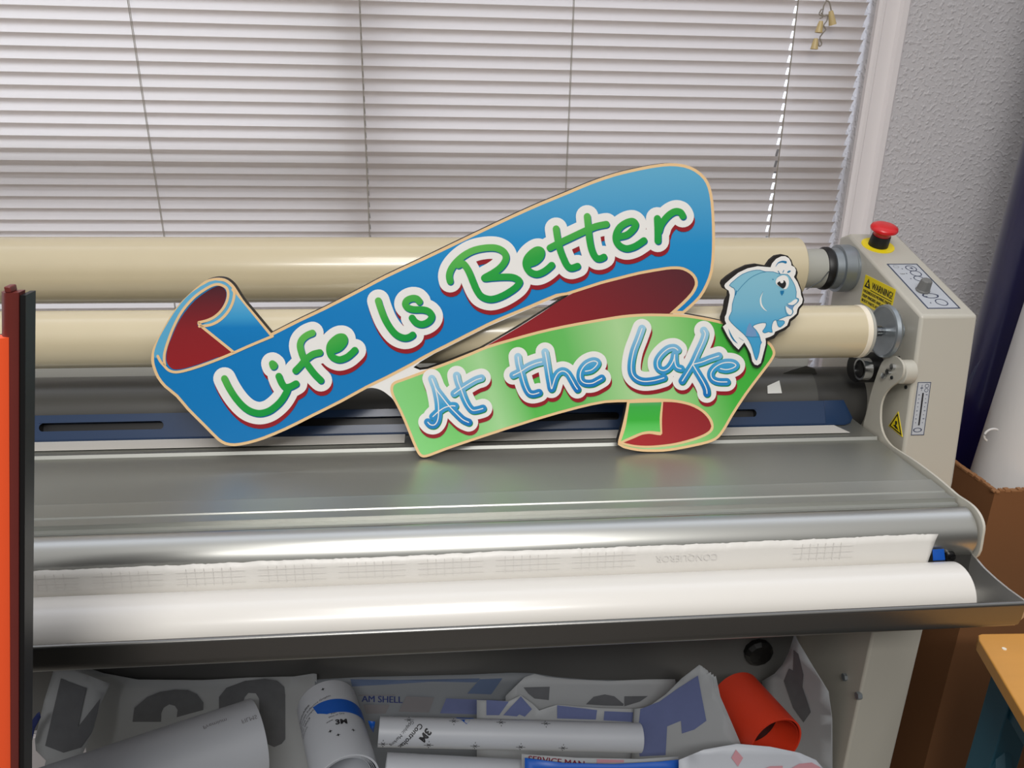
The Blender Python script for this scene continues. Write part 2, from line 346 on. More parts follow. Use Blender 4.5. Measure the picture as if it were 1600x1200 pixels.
# cheek (control tower) profile
cheek = [(0.933, -0.254), (0.906, -0.49), (0.906, -0.56), (1.165, -0.56), (1.175, -0.19), (1.150, -0.181)]
def cheek_mb(x0, x1): return MB().prism_x(cheek, x0, x1)
for x0, x1, nm in ((XR, 0.713, 'control_housing'), (XL - 0.08, XL, 'end_housing')):
    cheek_mb(x0, x1).build(nm, 'enamel', lam, bevel=0.004)
    m = MB().box(V(x0, 0.895, -H + 0.02), V(x1, 1.16, -0.555)); m.build('leg_column', 'enamel', lam, bevel=0.004)
    MB().box(V(x0 - 0.004, 0.78, -H), V(x1 + 0.004, 1.17, -H + 0.04)).build('foot', 'enamel', lam, bevel=0.006)
for px, py in ((1322, 1058), (1343, 1087)):
    p = at_x(px, py, XR); MB().cyl(p + Vector((0.002, 0, 0)), p - Vector((0.005, 0, 0)), 0.006, 6).build('bolt', 'steel', lam, smooth=False)

# feed table
ln = []
tp = [(1.014, TZ - 0.02), (1.014, TZ), (0.947, TZ), (0.945, TZ + 0.0012), (0.942, TZ + 0.0012), (0.940, TZ - 0.003), (0.818, TZ - 0.003), (0.8175, TZ - 0.006), (0.8145, TZ - 0.006), (0.814, TZ - 0.001), (0.811, TZ - 0.0015), (0.786, TZ - 0.002), (0.785, TZ - 0.0035),
      (0.770, TZ - 0.003), (0.769, TZ - 0.001), (0.766, TZ - 0.001), (0.765, TZ - 0.006), (0.758, TZ - 0.006)]
nose = [(0.7475 + 0.0315 * math.cos(math.radians(a)), TZ - 0.0335 + 0.0315 * math.sin(math.radians(a))) for a in range(92, 262, 6)]
under = [(0.75, -0.505), (0.985, -0.505)]
MB().prism_x(tp + [(0.755, -0.49), (1.014, -0.49)], XL + 0.02, XT - 0.003).build('feed_table', 'alu', lam, angle=20)
MB().prism_x([(0.7575, TZ - 0.0085)] + nose + [(0.757, -0.494)], XL + 0.02, XT - 0.003).build('table_nose', 'alu_nose', lam, angle=50)
MB().box(V(XL + 0.02, 0.735, -0.51), V(XT - 0.003, 0.90, -0.4945)).build('table_underframe', 'alu_tray', lam)
# swing plate with the curved arm at the right end of the table
arm_px = [(1375, 572), (1383, 561), (1394, 556), (1404, 560), (1411, 571), (1410, 586), (1402, 597), (1390, 606), (1381, 618), (1376, 634), (1375, 655), (1377, 670), (1382, 683), (1391, 695), (1402, 703), (1430, 721), (1462, 745), (1482, 762), (1496, 774), (1510, 783), (1522, 793), (1531, 806), (1536, 822), (1534, 840), (1527, 868),
          (1505, 872), (1440, 850), (1380, 800), (1350, 760), (1345, 700), (1348, 668), (1355, 640), (1362, 610)]
pts = [at_x(x, y, XT) for x, y in smooth_line(arm_px, 3, True)]
MB().extrude(pts, (0.003, 0, 0), 0).build('swing_plate', ['enamel'], lam, angle=50)
ctr = at_x(1402, 581, XT); MB().cyl(ctr + Vector((0.003, 0, 0)), ctr + Vector((0.0198, 0, 0)), 0.0165, 40, bev=0.001).build('pivot_drum', 'enamel', lam)
for px, py, r in ((1397, 573, 0.0045), (1390, 581, 0.0045), (1383, 587, 0.0045)):
    p = at_x(px, py, XT); MB().cyl(p + Vector((0.001, 0, 0)), p - Vector((0.004, 0, 0)), r, 6).build('screw', 'chrome', lam, smooth=False)
for px, py, xx in ((1394, 590, XT), (1416, 605, XR), (1405, 559, XR)):
    p = at_x(px, py, xx); MB().cyl(p, p - Vector((0.0015, 0, 0)), 0.0025, 12).build('screw', 'steel_dark', lam)

# blue guide bar with slots
def slot_plate(m, x0, x1, a, b, slots, mi=0, mid=1):
    """strip from a=(y,z) to b=(y,z); slots [(xa, xb)] cut in the middle with a dark channel below"""
    A = Vector((a[0], a[1])); B = Vector((b[0], b[1])); u0, u1 = 0.34, 0.68
    def P(x, u, dep=0):
        q = A.lerp(B, u); n = (B - A).normalized(); n = Vector((-n.y, n.x)); q = q + n * dep
        return V(x, q.x, q.y)
    xs = [x0] + [v for s_ in slots for v in s_] + [x1]
    for i in range(0, len(xs), 2):
        m.add([P(xs[i], 0), P(xs[i + 1], 0), P(xs[i + 1], 1), P(xs[i], 1)], [(0, 1, 2, 3)], mi)
    for xa, xb in slots:
        m.add([P(xa, 0), P(xb, 0), P(xb, u0), P(xa, u0)], [(0, 1, 2, 3)], mi); m.add([P(xa, u1), P(xb, u1), P(xb, 1), P(xa, 1)], [(0, 1, 2, 3)], mi)
        R = (u1 - u0) / 2; L = (B - A).length * R; n = 8                      # rounded ends
        for xe, sg in ((xa, 1), (xb, -1)):
            for s2 in (1, -1):
                c = P(xe, 0.5 + s2 * R); arc = [P(xe + sg * (L - L * math.cos(t * PI / 2 / n)), 0.5 + s2 * R * math.sin(t * PI / 2 / n)) for t in range(n + 1)]
                m.add([c] + arc, [(0, i + 1, i + 2) for i in range(n)], mi)
        d = -0.012
        rim = [P(xa, u0), P(xb, u0), P(xb, u1), P(xa, u1)]; low = [P(xa, u0, d), P(xb, u0, d), P(xb, u1, d), P(xa, u1, d)]
        m.add(rim + low, [(0, 1, 5, 4), (1, 2, 6, 5), (2, 3, 7, 6), (3, 0, 4, 7), (4, 5, 6, 7)], mid)
ybf, zbf = 0.985, TZ + 0.001
bar = [(ybf, zbf), (ybf, zbf + 0.004), (1.000, zbf + 0.033), (1.012, zbf)]
m = MB(); slots = [(-0.535, -0.375), (-0.20, -0.035), (0.10, 0.25), (0.345, 0.452)]
xb0, xb1 = XL + 0.03, 0.585
slot_plate(m, xb0, xb1, bar[1], bar[2], slots)
m.add([V(x, y, z) for x in (xb0, xb1) for y, z in (bar[0], bar[1])], [(0, 1, 3, 2)])
m.add([V(x, y, z) for x in (xb0, xb1) for y, z in (bar[2], bar[3])], [(0, 1, 3, 2)])
m.add([V(xb0, y, z) for y, z in bar], [(0, 1, 2, 3)])
m.build('guide_bar', ['bar_blue', 'black'], lam, smooth=False, recalc=False)
m = MB(); a = [V(xb1 - 0.03, y - 0.0006, z + 0.0006) for y, z in bar]; b = [V(xb1, y - 0.0006, z + 0.0006) for y, z in bar]; c = [V(xb1 + 0.016, 0.998, z + 0.0006) if k != 2 else V(xb1 - 0.004, 1.000, z) for k, (y, z) in enumerate(bar)]
c[1] = V(xb1 + 0.014, 0.992, bar[1][1] + 0.004); c[0] = V(xb1 + 0.012, 0.992, bar[0][1]); c[3] = V(xb1, 1.012, bar[3][1])
m.add(a + b + c, [(0, 1, 5, 4), (1, 2, 6, 5), (2, 3, 7, 6), (4, 5, 9, 8), (5, 6, 10, 9), (6, 7, 11, 10), (8, 9, 10, 11), (3, 2, 1, 0)])
m.build('bar_end_cap', 'bar_blue', lam, bevel=0.0012)

# rubber nip roller and the silver strip above it, back deck
ROL = (1.066, -0.4225)
MB().cyl(V(XL, ROL[0], ROL[1]), V(XR, ROL[0], ROL[1]), 0.050, 64).build('nip_roller', 'rubber_roller', lam)
m = MB(); m.cyl(V(XL + 0.05, ROL[0], ROL[1]), V(0.556, ROL[0], ROL[1]), 0.0512, 72)
m.build('film_wrap', 'wrap_film', lam)
q = V(0.545, ROL[0] - 0.016, ROL[1] + 0.0485); m = MB(); m.extrude([q + Vector(v) for v in ((-0.035, 0, 0.0), (-0.022, -0.001, 0.006), (0.000, -0.002, 0.0125), (0.014, -0.002, 0.008), (0.020, 0, -0.002))], (0, 0.004, -0.0015)); m.build('wrap_pucker', 'wrap_film', lam, smooth=False)
q = [V(0.480, ROL[0] - 0.036, ROL[1] + 0.0365), V(0.500, ROL[0] - 0.030, ROL[1] + 0.0425), V(0.500, ROL[0] - 0.044, ROL[1] + 0.0275), V(0.478, ROL[0] - 0.0445, ROL[1] + 0.0275)]
m = MB(); m.extrude(q, (0, -0.0006, 0.0006)); m.build('tape_tab', 'silver_strip', lam, smooth=False)
MB().box(V(XL, 1.128, -0.42), V(0.590, 1.145, -0.335)).build('upper_beam', 'silver_strip', lam, bevel=0.003)
MB().box(V(XL, 1.02, -0.56), V(XR, 1.16, -0.48)).build('rear_beam', 'dark_beam', lam)
p = V(0.598, 1.01, -0.352); MB().cyl(p, p + Vector((0.035, 0, 0)), 0.022, 32, bev=0.002).build('bearing_block', 'black', lam)
p = V(0.596, 0.992, -0.348); MB().lathe(p, Vector((1, 0, 0)), [(0, 0.013), (0, 0.016), (0.012, 0.016), (0.012, 0.013)], 32).build('bearing_ring', 'chrome', lam)

# paper offcut strips lying on the table in front of the bar (separate things)
def strip(x0, x1, y0, y1, nm, label, skew=0.004, right_cut=0.0):
    m = MB(); z = TZ + 0.0016 + 0.0
    m.extrude([V(x0, y0, z), V(x1, y0, z), V(x1 - right_cut, y1, z), V(x0, y1 + skew * 0, z)], (0, 0, 0.0006))
    return tag(m.build(nm, 'paper_white', smooth=False), label, 'paper')
strip(0.02, 0.577, 0.956, 0.983, 'paper_strip', 'narrow white paper strip lying along the blue bar, right of the sign', right_cut=0.010)
strip(-0.80, -0.052, 0.957, 0.9845, 'paper_strip', 'narrow white paper strip lying along the blue bar at the left, ending behind the sign')

# collection tray in front of the nose
tr_in = [(0.722, -0.484), (0.7215, -0.500), (0.717, -0.520), (0.706, -0.535), (0.692, -0.5415), (0.680, -0.5405), (0.668, -0.5355), (0.656, -0.528), (0.645, -0.517), (0.6385, -0.503), (0.6375, -0.490)]
lip = [(0.6372, -0.4883), (0.6360, -0.4868), (0.6342, -0.4862), (0.6324, -0.4868), (0.6313, -0.4884), (0.6315, -0.4905), (0.6325, -0.508), (0.6345, -0.516), (0.641, -0.5225)]
tr_out = [(0.656, -0.5305), (0.668, -0.5385), (0.680, -0.5440), (0.693, -0.5450), (0.710, -0.5375), (0.7215, -0.522), (0.7255, -0.500), (0.726, -0.484)]
MB().prism_x(tr_in + lip + tr_out, XL + 0.02, XT - 0.001).build('paper_tray', 'alu_tray', lam, angle=40)
endp = [(0.724, -0.484), (0.700, -0.4885), (0.680, -0.4895), (0.660, -0.489), (0.6335, -0.4865), (0.6325, -0.506), (0.641, -0.5225), (0.656, -0.5305), (0.68, -0.544), (0.708, -0.5375), (0.724, -0.505)]
MB().prism_x(endp, XT - 0.001, XT + 0.0015).build('tray_end', 'tray_end', lam, angle=40)
MB().box(V(XL + 0.02, 0.7265, -0.495), V(XT, 0.734, -0.4895)).build('tray_rail', 'alu_bright', lam)
p = at_y(1486, 872, 0.714); MB().lathe(p + Vector((0, 0.012, 0)), Vector((0, -1, 0)), [(0, 0.0), (0, 0.007), (0.006, 0.008), (0.012, 0.006), (0.015, 0.0)], 24).build('tray_knob', 'black_gloss', lam)
q = [at_y(x, y, 0.7135) for x, y in ((1457, 859), (1475, 858), (1477, 875), (1458, 876))]
tag(MB().extrude(q, (0, 0.0005, 0)).build('tape_piece', 'tape_blue', smooth=False), 'small blue tape piece beside the black knob at the right end of the tray', 'tape')

# cross member below and bottom shelf
MB().box(V(XL, 1.10, -1.02), V(XR, 1.14, -0.86)).build('cross_member', 'dark_beam', lam, bevel=0.003)
MB().box(V(XL, 0.70, -1.30), V(XR, 1.16, -1.28)).build('bottom_shelf', 'enamel', lam)

# supply rolls
FR = (0.9696, -0.2853, 0.036); BK = (1.1294, -0.2304, 0.047)
roll_a = thing('vinyl_roll', 'long glossy beige film roll mounted at the back of the laminator, the higher one', 'roll', V(-0.2, BK[0], BK[1] - BK[2]))
xe = 0.545
MB().cyl(V(XL + 0.112, BK[0], BK[1]), V(xe, BK[0], BK[1]), BK[2], 72, bev=0.0015).build('film_winding', 'beige_film', roll_a)
MB().lathe(V(xe, BK[0], BK[1]), Vector((1, 0, 0)), [(-0.01, 0.030), (0.0395, 0.030), (0.0395, 0.026), (-0.01, 0.026)], 56).build('core_tube', 'core_grey', roll_a)
m = MB(); m.lathe(V(0.585, BK[0], BK[1]), Vector((1, 0, 0)), [(0, 0), (0, 0.031), (0.004, 0.033), (0.009, 0.033), (0.010, 0.029), (0.014, 0.029)], 56, 0)
m.build('core_chuck', 'black', lam)
MB().lathe(V(0.597, BK[0], BK[1]), Vector((1, 0, 0)), [(0, 0.028), (0.001, 0.031), (0.012, 0.032), (0.013, 0.036), (0.030, 0.0365), (0.032, 0.034), (0.0362, 0.034)], 56).build('brake_disc', 'steel', lam)
m = MB().tube([V(0.553, BK[0] - 0.03, BK[1] - 0.026), V(0.572, BK[0] - 0.034, BK[1] - 0.012), V(0.583, BK[0] - 0.032, BK[1] + 0.002)], 0.0008)
m.build('clip_wire', 'steel_dark', roll_a)

roll_b = thing('vinyl_roll', 'long beige film roll just behind the sign, lower one with the pale end ring', 'roll', V(-0.2, FR[0], FR[1] - FR[2]))
xe = 0.566
MB().cyl(V(XL + 0.112, FR[0], FR[1]), V(xe, FR[0], FR[1]), FR[2], 72, bev=0.001).build('film_winding', 'beige_film', roll_b)
MB().cyl(V(xe - 0.001, FR[0], FR[1]), V(xe + 0.007, FR[0], FR[1]), FR[2] + 0.0004, 64, bev=0.001).build('end_ring', 'film_edge', roll_b)
MB().cyl(V(xe + 0.006, FR[0], FR[1]), V(xe + 0.0125, FR[0], FR[1]), FR[2] - 0.0005, 64, bev=0.002).build('core_end', 'core_grey', roll_b)
MB().lathe(V(0.605, FR[0], FR[1]), Vector((1, 0, 0)), [(0.003, 0.0), (0.002, 0.028), (0, 0.0335), (0.001, 0.036), (0.006, 0.037), (0.010, 0.034), (0.013, 0.012), (0.026, 0.012), (0.0282, 0.008)], 56).build('hand_wheel', 'steel', lam)
m = MB().cyl(V(0.578, FR[0], FR[1]), V(0.609, FR[0], FR[1]), 0.0055, 24)
for k in range(9): m.lathe(V(0.583 + k * 0.0024, FR[0], FR[1]), Vector((1, 0, 0)), [(0, 0.0055), (0.0007, 0.0075), (0.0014, 0.0055)], 24)
m.build('threaded_shaft', 'chrome', lam)
for r, (cy, cz) in ((0.010, FR[:2]), (0.010, BK[:2])):
    MB().cyl(V(XL, cy, cz), V(XL + 0.11, cy, cz), r + 0.012, 32).build('spindle', 'steel', lam)

# ---- controls on the sloped face
S0 = V(XR, 0.933, -0.254); S1 = V(XR, 1.150, -0.181); sd = (S1 - S0).normalized(); sn = Vector((1, 0, 0)).cross(sd).normalized()
if sn.z < 0: sn = -sn
def on_slope(px, py, off=0.0): return at_plane(px, py, S0, sn) + sn * off
def quad_map(tl, tr, bl, off):
    def f(u, v): return tl + (tr - tl) * u + (bl - tl) * (1 - v) + off      # u right 0..1, v up 0..1
    return f
tl, tr_, bl = on_slope(1385, 413), on_slope(1428, 413), on_slope(1452.5, 483)
br = tr_ + (bl - tl)
ax = Vector((1, 0, 0)); 
wdt = 0.5 * ((tr_ - tl).length + 0); hgt = (bl - tl).length
# true rectangle on the face
o0 = tl; ux = ax; uy = -sd; wl = 0.047; hl = (bl - tl).dot(-sd)
xo = tl.x
def cp(u, v, off=0.0006): return Vector((xo, tl.y, tl.z)) + ux * (u * wl) + uy * (v * hl) + sn * off       # v downwards
m = MB(); m.extrude([cp(0, 0, 0), cp(1, 0, 0), cp(1, 1, 0), cp(0, 1, 0)], sn * 0.0006, 0)
t_ = 0.0019
def frame_lines(m, cpf, wl, hl, t, mi, off):
    a, b = t / wl, t / hl
    for (u0, v0, u1, v1) in ((0, 0, 1, b), (0, 1 - b, 1, 1), (0, b, a, 1 - b), (1 - a, b, 1, 1 - b)):
        m.add([cpf(u0, v0, off), cpf(u1, v0, off), cpf(u1, v1, off), cpf(u0, v1, off)], [(0, 1, 2, 3)], mi)
frame_lines(m, cp, wl, hl, t_, 1, 0.0009)
def ring2(m, cpf, wl, hl, c, r, t, mi, off, n=28, ru=1.0):
    vs = []
    for k in range(n):
        a = 2 * PI * k / n
        for rr in (r, r - t): vs.append(cpf(c[0] + rr * ru * math.cos(a) / wl, c[1] + rr * math.sin(a) / hl, off))
    m.add(vs, [(2 * k, 2 * ((k + 1) % n), 2 * ((k + 1) % n) + 1, 2 * k + 1) for k in range(n)], mi)
def dot2(m, cpf, wl, hl, c, r, mi, off, n=12): m.add([cpf(c[0] + r * math.cos(2 * PI * k / n) / wl, c[1] + r * math.sin(2 * PI * k / n) / hl, off) for k in range(n)], [tuple(range(n))], mi)
for c, r in (((0.66, 0.11), 0.0082), ((0.66, 0.23), 0.0082), ((0.60, 0.35), 0.0075), ((0.60, 0.87), 0.0085)): ring2(m, cp, wl, hl, c, r, 0.0013, 1, 0.0009)
ring2(m, cp, wl, hl, (0.22, 0.07), 0.004, 0.0005, 2, 0.0009); ring2(m, cp, wl, hl, (0.45, 0.73), 0.0065, 0.0013, 1, 0.0009, ru=1.8)
for c in ((0.36, 0.12), (0.36, 0.23), (0.34, 0.35), (0.25, 0.88)): dot2(m, cp, wl, hl, c, 0.0010, 1, 0.0009)
for c in ((0.30, 0.75), (0.68, 0.72)): dot2(m, cp, wl, hl, c, 0.0020, 1, 0.0010, 3)
m.add([cp(0.61, 0.10, 0.0009), cp(0.71, 0.085, 0.0009), cp(0.71, 0.135, 0.0009)], [(0, 1, 2)], 1)
for k in range(5): dot2(m, cp, wl, hl, (0.16 + 0.03 * k, 0.235 + 0.008 * (k % 2)), 0.0008, 2, 0.0009)
m.build('control_panel_label', ['label_grey', 'label_line', 'knob_grey'], lam, smooth=False, recalc=False)
kp = on_slope(1441, 455)
MB().lathe(kp, sn, [(0, 0.0), (0, 0.0096), (0.003, 0.0096), (0.004, 0.0088), (0.017, 0.0074), (0.0185, 0.0064), (0.0185, 0.0)], 10).build('speed_knob', 'knob_grey', lam, smooth=False, bevel=0.0008)
ep = on_slope(1371.5, 384)
m = MB(); m.lathe(ep, sn, [(0.0, 0.0), (0.0, 0.024), (0.001, 0.024), (0.0012, 0.012)], 48, 0); m.build('emergency_stop_plate', 'yellow', lam)
MB().lathe(ep + sn * 0.001, sn, [(0, 0), (0, 0.0145), (0.017, 0.0135), (0.018, 0.0)], 40).build('emergency_stop_collar', 'black', lam)
MB().lathe(ep + sn * 0.018, sn, [(0, 0), (0, 0.0125), (0.004, 0.0125), (0.007, 0.015), (0.009, 0.0195), (0.011, 0.020), (0.014, 0.0190), (0.0165, 0.013), (0.0170, 0.0)], 48).build('emergency_stop_button', 'stop_red', lam, angle=50)

# front face slider label
F0 = V(XR, 0.933, -0.254); F1 = V(XR, 0.906, -0.49); fd = (F1 - F0).normalized(); fn = fd.cross(Vector((1, 0, 0))).normalized()
if fn.y > 0: fn = -fn
tl = at_plane(1433.7, 597, F0, fn); blp = at_plane(1422.5, 680, F0, fn); trp = at_plane(1454.3, 597.3, F0, fn)
hl2 = (blp - tl).dot(fd); wl2 = trp.x - tl.x
def fp(u, v, off=0.0006): return Vector((tl.x, tl.y, tl.z)) + ax * (u * wl2) + fd * (v * hl2) + fn * off
m = MB(); m.extrude([fp(0, 0, 0), fp(1, 0, 0), fp(1, 1, 0), fp(0, 1, 0)], fn * 0.0006, 0)
frame_lines(m, fp, wl2, hl2, 0.0009, 1, 0.0009)
m.add([fp(0.44, 0.2, 0.0010), fp(0.56, 0.2, 0.0010), fp(0.56, 0.81, 0.0010), fp(0.44, 0.81, 0.0010)], [(0, 1, 2, 3)], 2)
for c, r in (((0.72, 0.07), 0.0028), ((0.72, 0.15), 0.0028)): ring2(m, fp, wl2, hl2, c, r, 0.0006, 1, 0.0009)
ring2(m, fp, wl2, hl2, (0.45, 0.90), 0.0032, 0.0008, 1, 0.0009, ru=2.0)
for k in range(8):
    v = 0.23 + 0.075 * k
    for u0, u1 in ((0.16, 0.27), (0.72, 0.86)) if k % 2 == 0 else ((0.20, 0.26), (0.72, 0.78)):
        m.add([fp(u0, v, 0.0009), fp(u1, v, 0.0009), fp(u1, v + 0.012, 0.0009), fp(u0, v + 0.012, 0.0009)], [(0, 1, 2, 3)], 1)
m.add([fp(0.25, 0.10, 0.0009), fp(0.45, 0.10, 0.0009), fp(0.45, 0.115, 0.0009), fp(0.25, 0.115, 0.0009)], [(0, 1, 2, 3)], 1)
m.add([fp(0.34, 0.05, 0.0009), fp(0.37, 0.05, 0.0009), fp(0.37, 0.16, 0.0009), fp(0.34, 0.16, 0.0009)], [(0, 1, 2, 3)], 1)
m.build('slider_label', ['label_grey', 'label_line', 'ink_black'], lam, smooth=False, recalc=False)

# warning sticker on the inner cheek: 'WARNING!'
a, b, c = at_x(1353, 429, XR), at_x(1400, 452.5, XR), at_x(1344.4, 472, XR)
e1 = (b - a); e2 = (c - a); nx = Vector((-1, 0, 0))
def wp(u, v, off=0.0005): return a + e1 * u + e2 * (1 - v) + nx * off          # u 0..1, v up 0..1
m = MB(); m.extrude([wp(0, 0, 0), wp(1, 0, 0), wp(1, 1, 0), wp(0, 1, 0)], nx * 0.0005, 0)
def fit_text(m, s_, u0, u1, v0, hgt_):
    vs_, fs_ = text_geo(s_, 1.0); w0 = min(v[0] for v in vs_); w1 = max(v[0] for v in vs_); k_ = (u1 - u0) / (w1 - w0)
    for sh in (0, 0.010): m.add([wp(u0 + (u - w0) * k_ + sh, v0 + v * hgt_ / 0.72, 0.0008 + sh * 0.01) for u, v in vs_], fs_, 1)
fit_text(m, 'WARNING!', 0.28, 0.95, 0.64, 0.24)
m.add([wp(0.26, 0.56, 0.0008), wp(0.97, 0.56, 0.0008), wp(0.97, 0.585, 0.0008), wp(0.26, 0.585, 0.0008)], [(0, 1, 2, 3)], 1)
for k, s_ in enumerate(('HAZARDOUS MOVING PARTS', 'KEEP FINGERS AND OTHER', 'BODY PARTS AWAY')):
    fit_text(m, s_, 0.04, (0.96, 0.93, 0.72)[k], 0.41 - 0.165 * k, 0.105)
m.add([wp(0.04, 0.60, 0.0008), wp(0.24, 0.60, 0.0008), wp(0.14, 0.93, 0.0008)], [(0, 1, 2)], 1)
m.add([wp(0.10, 0.66, 0.0010), wp(0.18, 0.66, 0.0010), wp(0.15, 0.72, 0.0010), wp(0.17, 0.76, 0.0010), wp(0.13, 0.80, 0.0010), wp(0.12, 0.72, 0.0010)], [(0, 1, 2, 3, 4, 5)], 0)
m.build('warning_sticker', ['yellow', 'ink_black'], lam, smooth=False, recalc=False)
# triangular hazard sticker
A, B_, C_ = at_x(1403.5, 645, XR), at_x(1390, 665, XR), at_x(1409.5, 681, XR); cen = (A + B_ + C_) / 3
m = MB()
def tri(s_, off, mi): m.add([cen + (p - cen) * s_ + nx * off for p in (A, B_, C_)], [(0, 1, 2)], mi)
m.extrude([cen + (p - cen) * 1.12 for p in (A, B_, C_)], nx * 0.0005, 0); tri(0.98, 0.0007, 1); tri(0.74, 0.0009, 0)
def bp_(u, v): return cen + (A - cen) * v + (C_ - B_) * u + nx * 0.0011
m.add([bp_(x, y) for x, y in ((-0.22, -0.2), (-0.05, -0.05), (-0.1, 0.25), (0.05, 0.33), (0.08, 0.1), (0.0, -0.02), (0.14, -0.12), (0.26, -0.3), (0.12, -0.25), (0.0, -0.3), (-0.1, -0.22))], [tuple(range(11))], 1)
m.build('hazard_sticker', ['yellow', 'ink_black'], lam, smooth=False, recalc=False)

# ---- roll of white paper in the tray with a torn flap
pr = thing('paper_roll', 'long white paper roll with a torn upright flap lying in the front tray', 'roll', V(-0.05, 0.676, -0.5415))
RC = (0.683, -0.5065, 0.0330); rx0, rx1 = -0.64, 0.573
MB().lathe(V(rx0, RC[0], RC[1]), Vector((1, 0, 0)), [(0, 0.020), (0, RC[2] - 0.001), (0.001, RC[2]), (rx1 - rx0 - 0.001, RC[2]), (rx1 - rx0, RC[2] - 0.001), (rx1 - rx0, 0.020)], 72, close=True).build('paper_winding', 'paper_gloss', pr)
m = MB(); nx_ = 420; rows = 7; vs = []; xr_ = 0.549
for j in range(nx_ + 1):
    u = j / nx_; x = -0.70 + (xr_ + 0.70) * u
    jag = 0.0011 * noise.noise(Vector((x * 60, 0, 0))) + 0.0010 * noise.noise(Vector((x * 260, 3, 0))) + 0.0012 * noise.noise(Vector((x * 9, 5, 0)))
    ztop = -0.4485 - 0.0065 * (1 - u) + jag
    for i in range(rows):
        t = i / (rows - 1); z = -0.505 + (ztop + 0.505) * t
        y = 0.7125 - 0.001 * t - 0.0035 * math.sin(PI * t) + 0.0006 * noise.noise(Vector((x * 14, z * 30, 1)))
        xx = x + (0.004 * (t - 0.35) ** 2 * 4 if j == nx_ else 0)
        vs.append(V(xx, y - 0.001, z))
m.add(vs, [(j * rows + i, (j + 1) * rows + i, (j + 1) * rows + i + 1, j * rows + i + 1) for j in range(nx_) for i in range(rows - 1)])
fl = m.build('torn_flap', 'paper_white', pr, angle=80, recalc=False); sm = fl.modifiers.new('thickness', 'SOLIDIFY'); sm.thickness = 0.0003
def flap_p(x, t, off=0.0012):
    u = (x + 0.70) / (xr_ + 0.70); zt = -0.4485 - 0.0065 * (1 - u); z = -0.505 + (zt + 0.505) * t; return V(x, 0.7115 - 0.001 * t - 0.0035 * math.sin(PI * t) - off, z)
for g in range(14):                                           # printed grid and faint words on the backing
    x0 = -0.60 + g * 0.083; m = MB()
    if x0 > 0.10 and g % 3: continue
    for k in range(6):
        xx = x0 + k * 0.009; m.add([flap_p(xx, 0.56), flap_p(xx + 0.0007, 0.56), flap_p(xx + 0.0007, 0.92), flap_p(xx, 0.92)], [(0, 1, 2, 3)])
    for t in (0.60, 0.72, 0.84): m.add([flap_p(x0 - 0.01, t), flap_p(x0 + 0.06, t), flap_p(x0 + 0.06, t + 0.012), flap_p(x0 - 0.01, t + 0.012)], [(0, 1, 2, 3)])
    m.build('printed_grid', 'ink_faint', pr, smooth=False, recalc=False)
m = MB(); vs, fs = text_geo('CONQUEROR', 0.011, extra=0.0001)
m.add([flap_p(0.30 - u, 0.80 - v / 0.055, 0.0014) for u, v in vs], fs)
m.build('printed_word', 'ink_faint', pr, smooth=False, recalc=False)

# ================================================================== THE SIGN
TB = math.radians(2.6)
SP = V(0, 0.9145, TZ - 0.0015); SN = Vector((0, -math.cos(TB), math.sin(TB)))
sign = thing('shop_sign', 'cut-out lake sign with blue and green ribbon banners leaning on the machine rollers', 'sign', V(0.13, 0.9145, TZ - 0.0015))
def sg(p, off=0.0): return at_plane(p[0], p[1], SP, SN) + SN * off
THK = 0.0105
outline = [(338, 434), (350, 435), (358.3, 439.2), (366.7, 447.5), (380, 468.3), (396.7, 488.3), (413.3, 508.3), (423.5, 520.5), (464, 500), (505, 480.5), (560, 452.2), (602, 430), (670, 398), (723, 372.5), (768.7, 350.7), (800, 336), (840, 318), (885, 299.5), (922, 284), (960, 271), (1000, 261.5), (1025, 257), (1046, 255), (1068.8, 257), (1087.5, 264.4), (1102.5, 277.5), (1110, 292.5), (1114.5, 315), (1116.8, 352.5), (1116.8, 390), (1113.8, 423.8), (1106, 446), (1095, 465), (1080, 480), (1068, 490.3),
           (1085, 493.3), (1107.5, 497.3), (1130, 502.5), (1160, 512), (1196, 530), (1205, 537), (1210.6, 546.8), (1211, 554.7), (1205, 565.8), (1192, 583), (1166.5, 617), (1145, 650), (1136, 666), (1127, 679.5), (1118.7, 687.3), (1105, 692.8), (1084.4, 697.6), (1056.9, 703), (1036, 705.6), (1011.5, 705.9), (995, 704.5), (974.4, 700), (965.4, 694.5), (966, 688), (971.6, 667.4), (977, 644), (980, 628.2),
           (945.5, 629.5), (903, 638.5), (835, 657.6), (750, 685), (700, 702), (671, 713), (662, 714.8), (656, 712.5), (651.5, 706.5), (644, 690), (635, 667.5), (624.5, 643.5), (614, 624), (606.5, 617), (599, 611.5), (590, 607.5), (579.5, 606), (571, 608), (535, 628), (490, 650.5), (448, 671.5), (412, 686.5), (388, 693.6), (367, 697), (352, 695), (340, 688), (319, 667), (292, 640), (275, 620), (256.7, 605), (245, 590), (238.3, 573.3), (236.3, 561.7), (238.3, 546.7), (245, 531.7), (255, 513.3), (266.7, 493.3), (280, 475), (296.7, 458.3), (310, 446.7), (323.3, 437.5)]
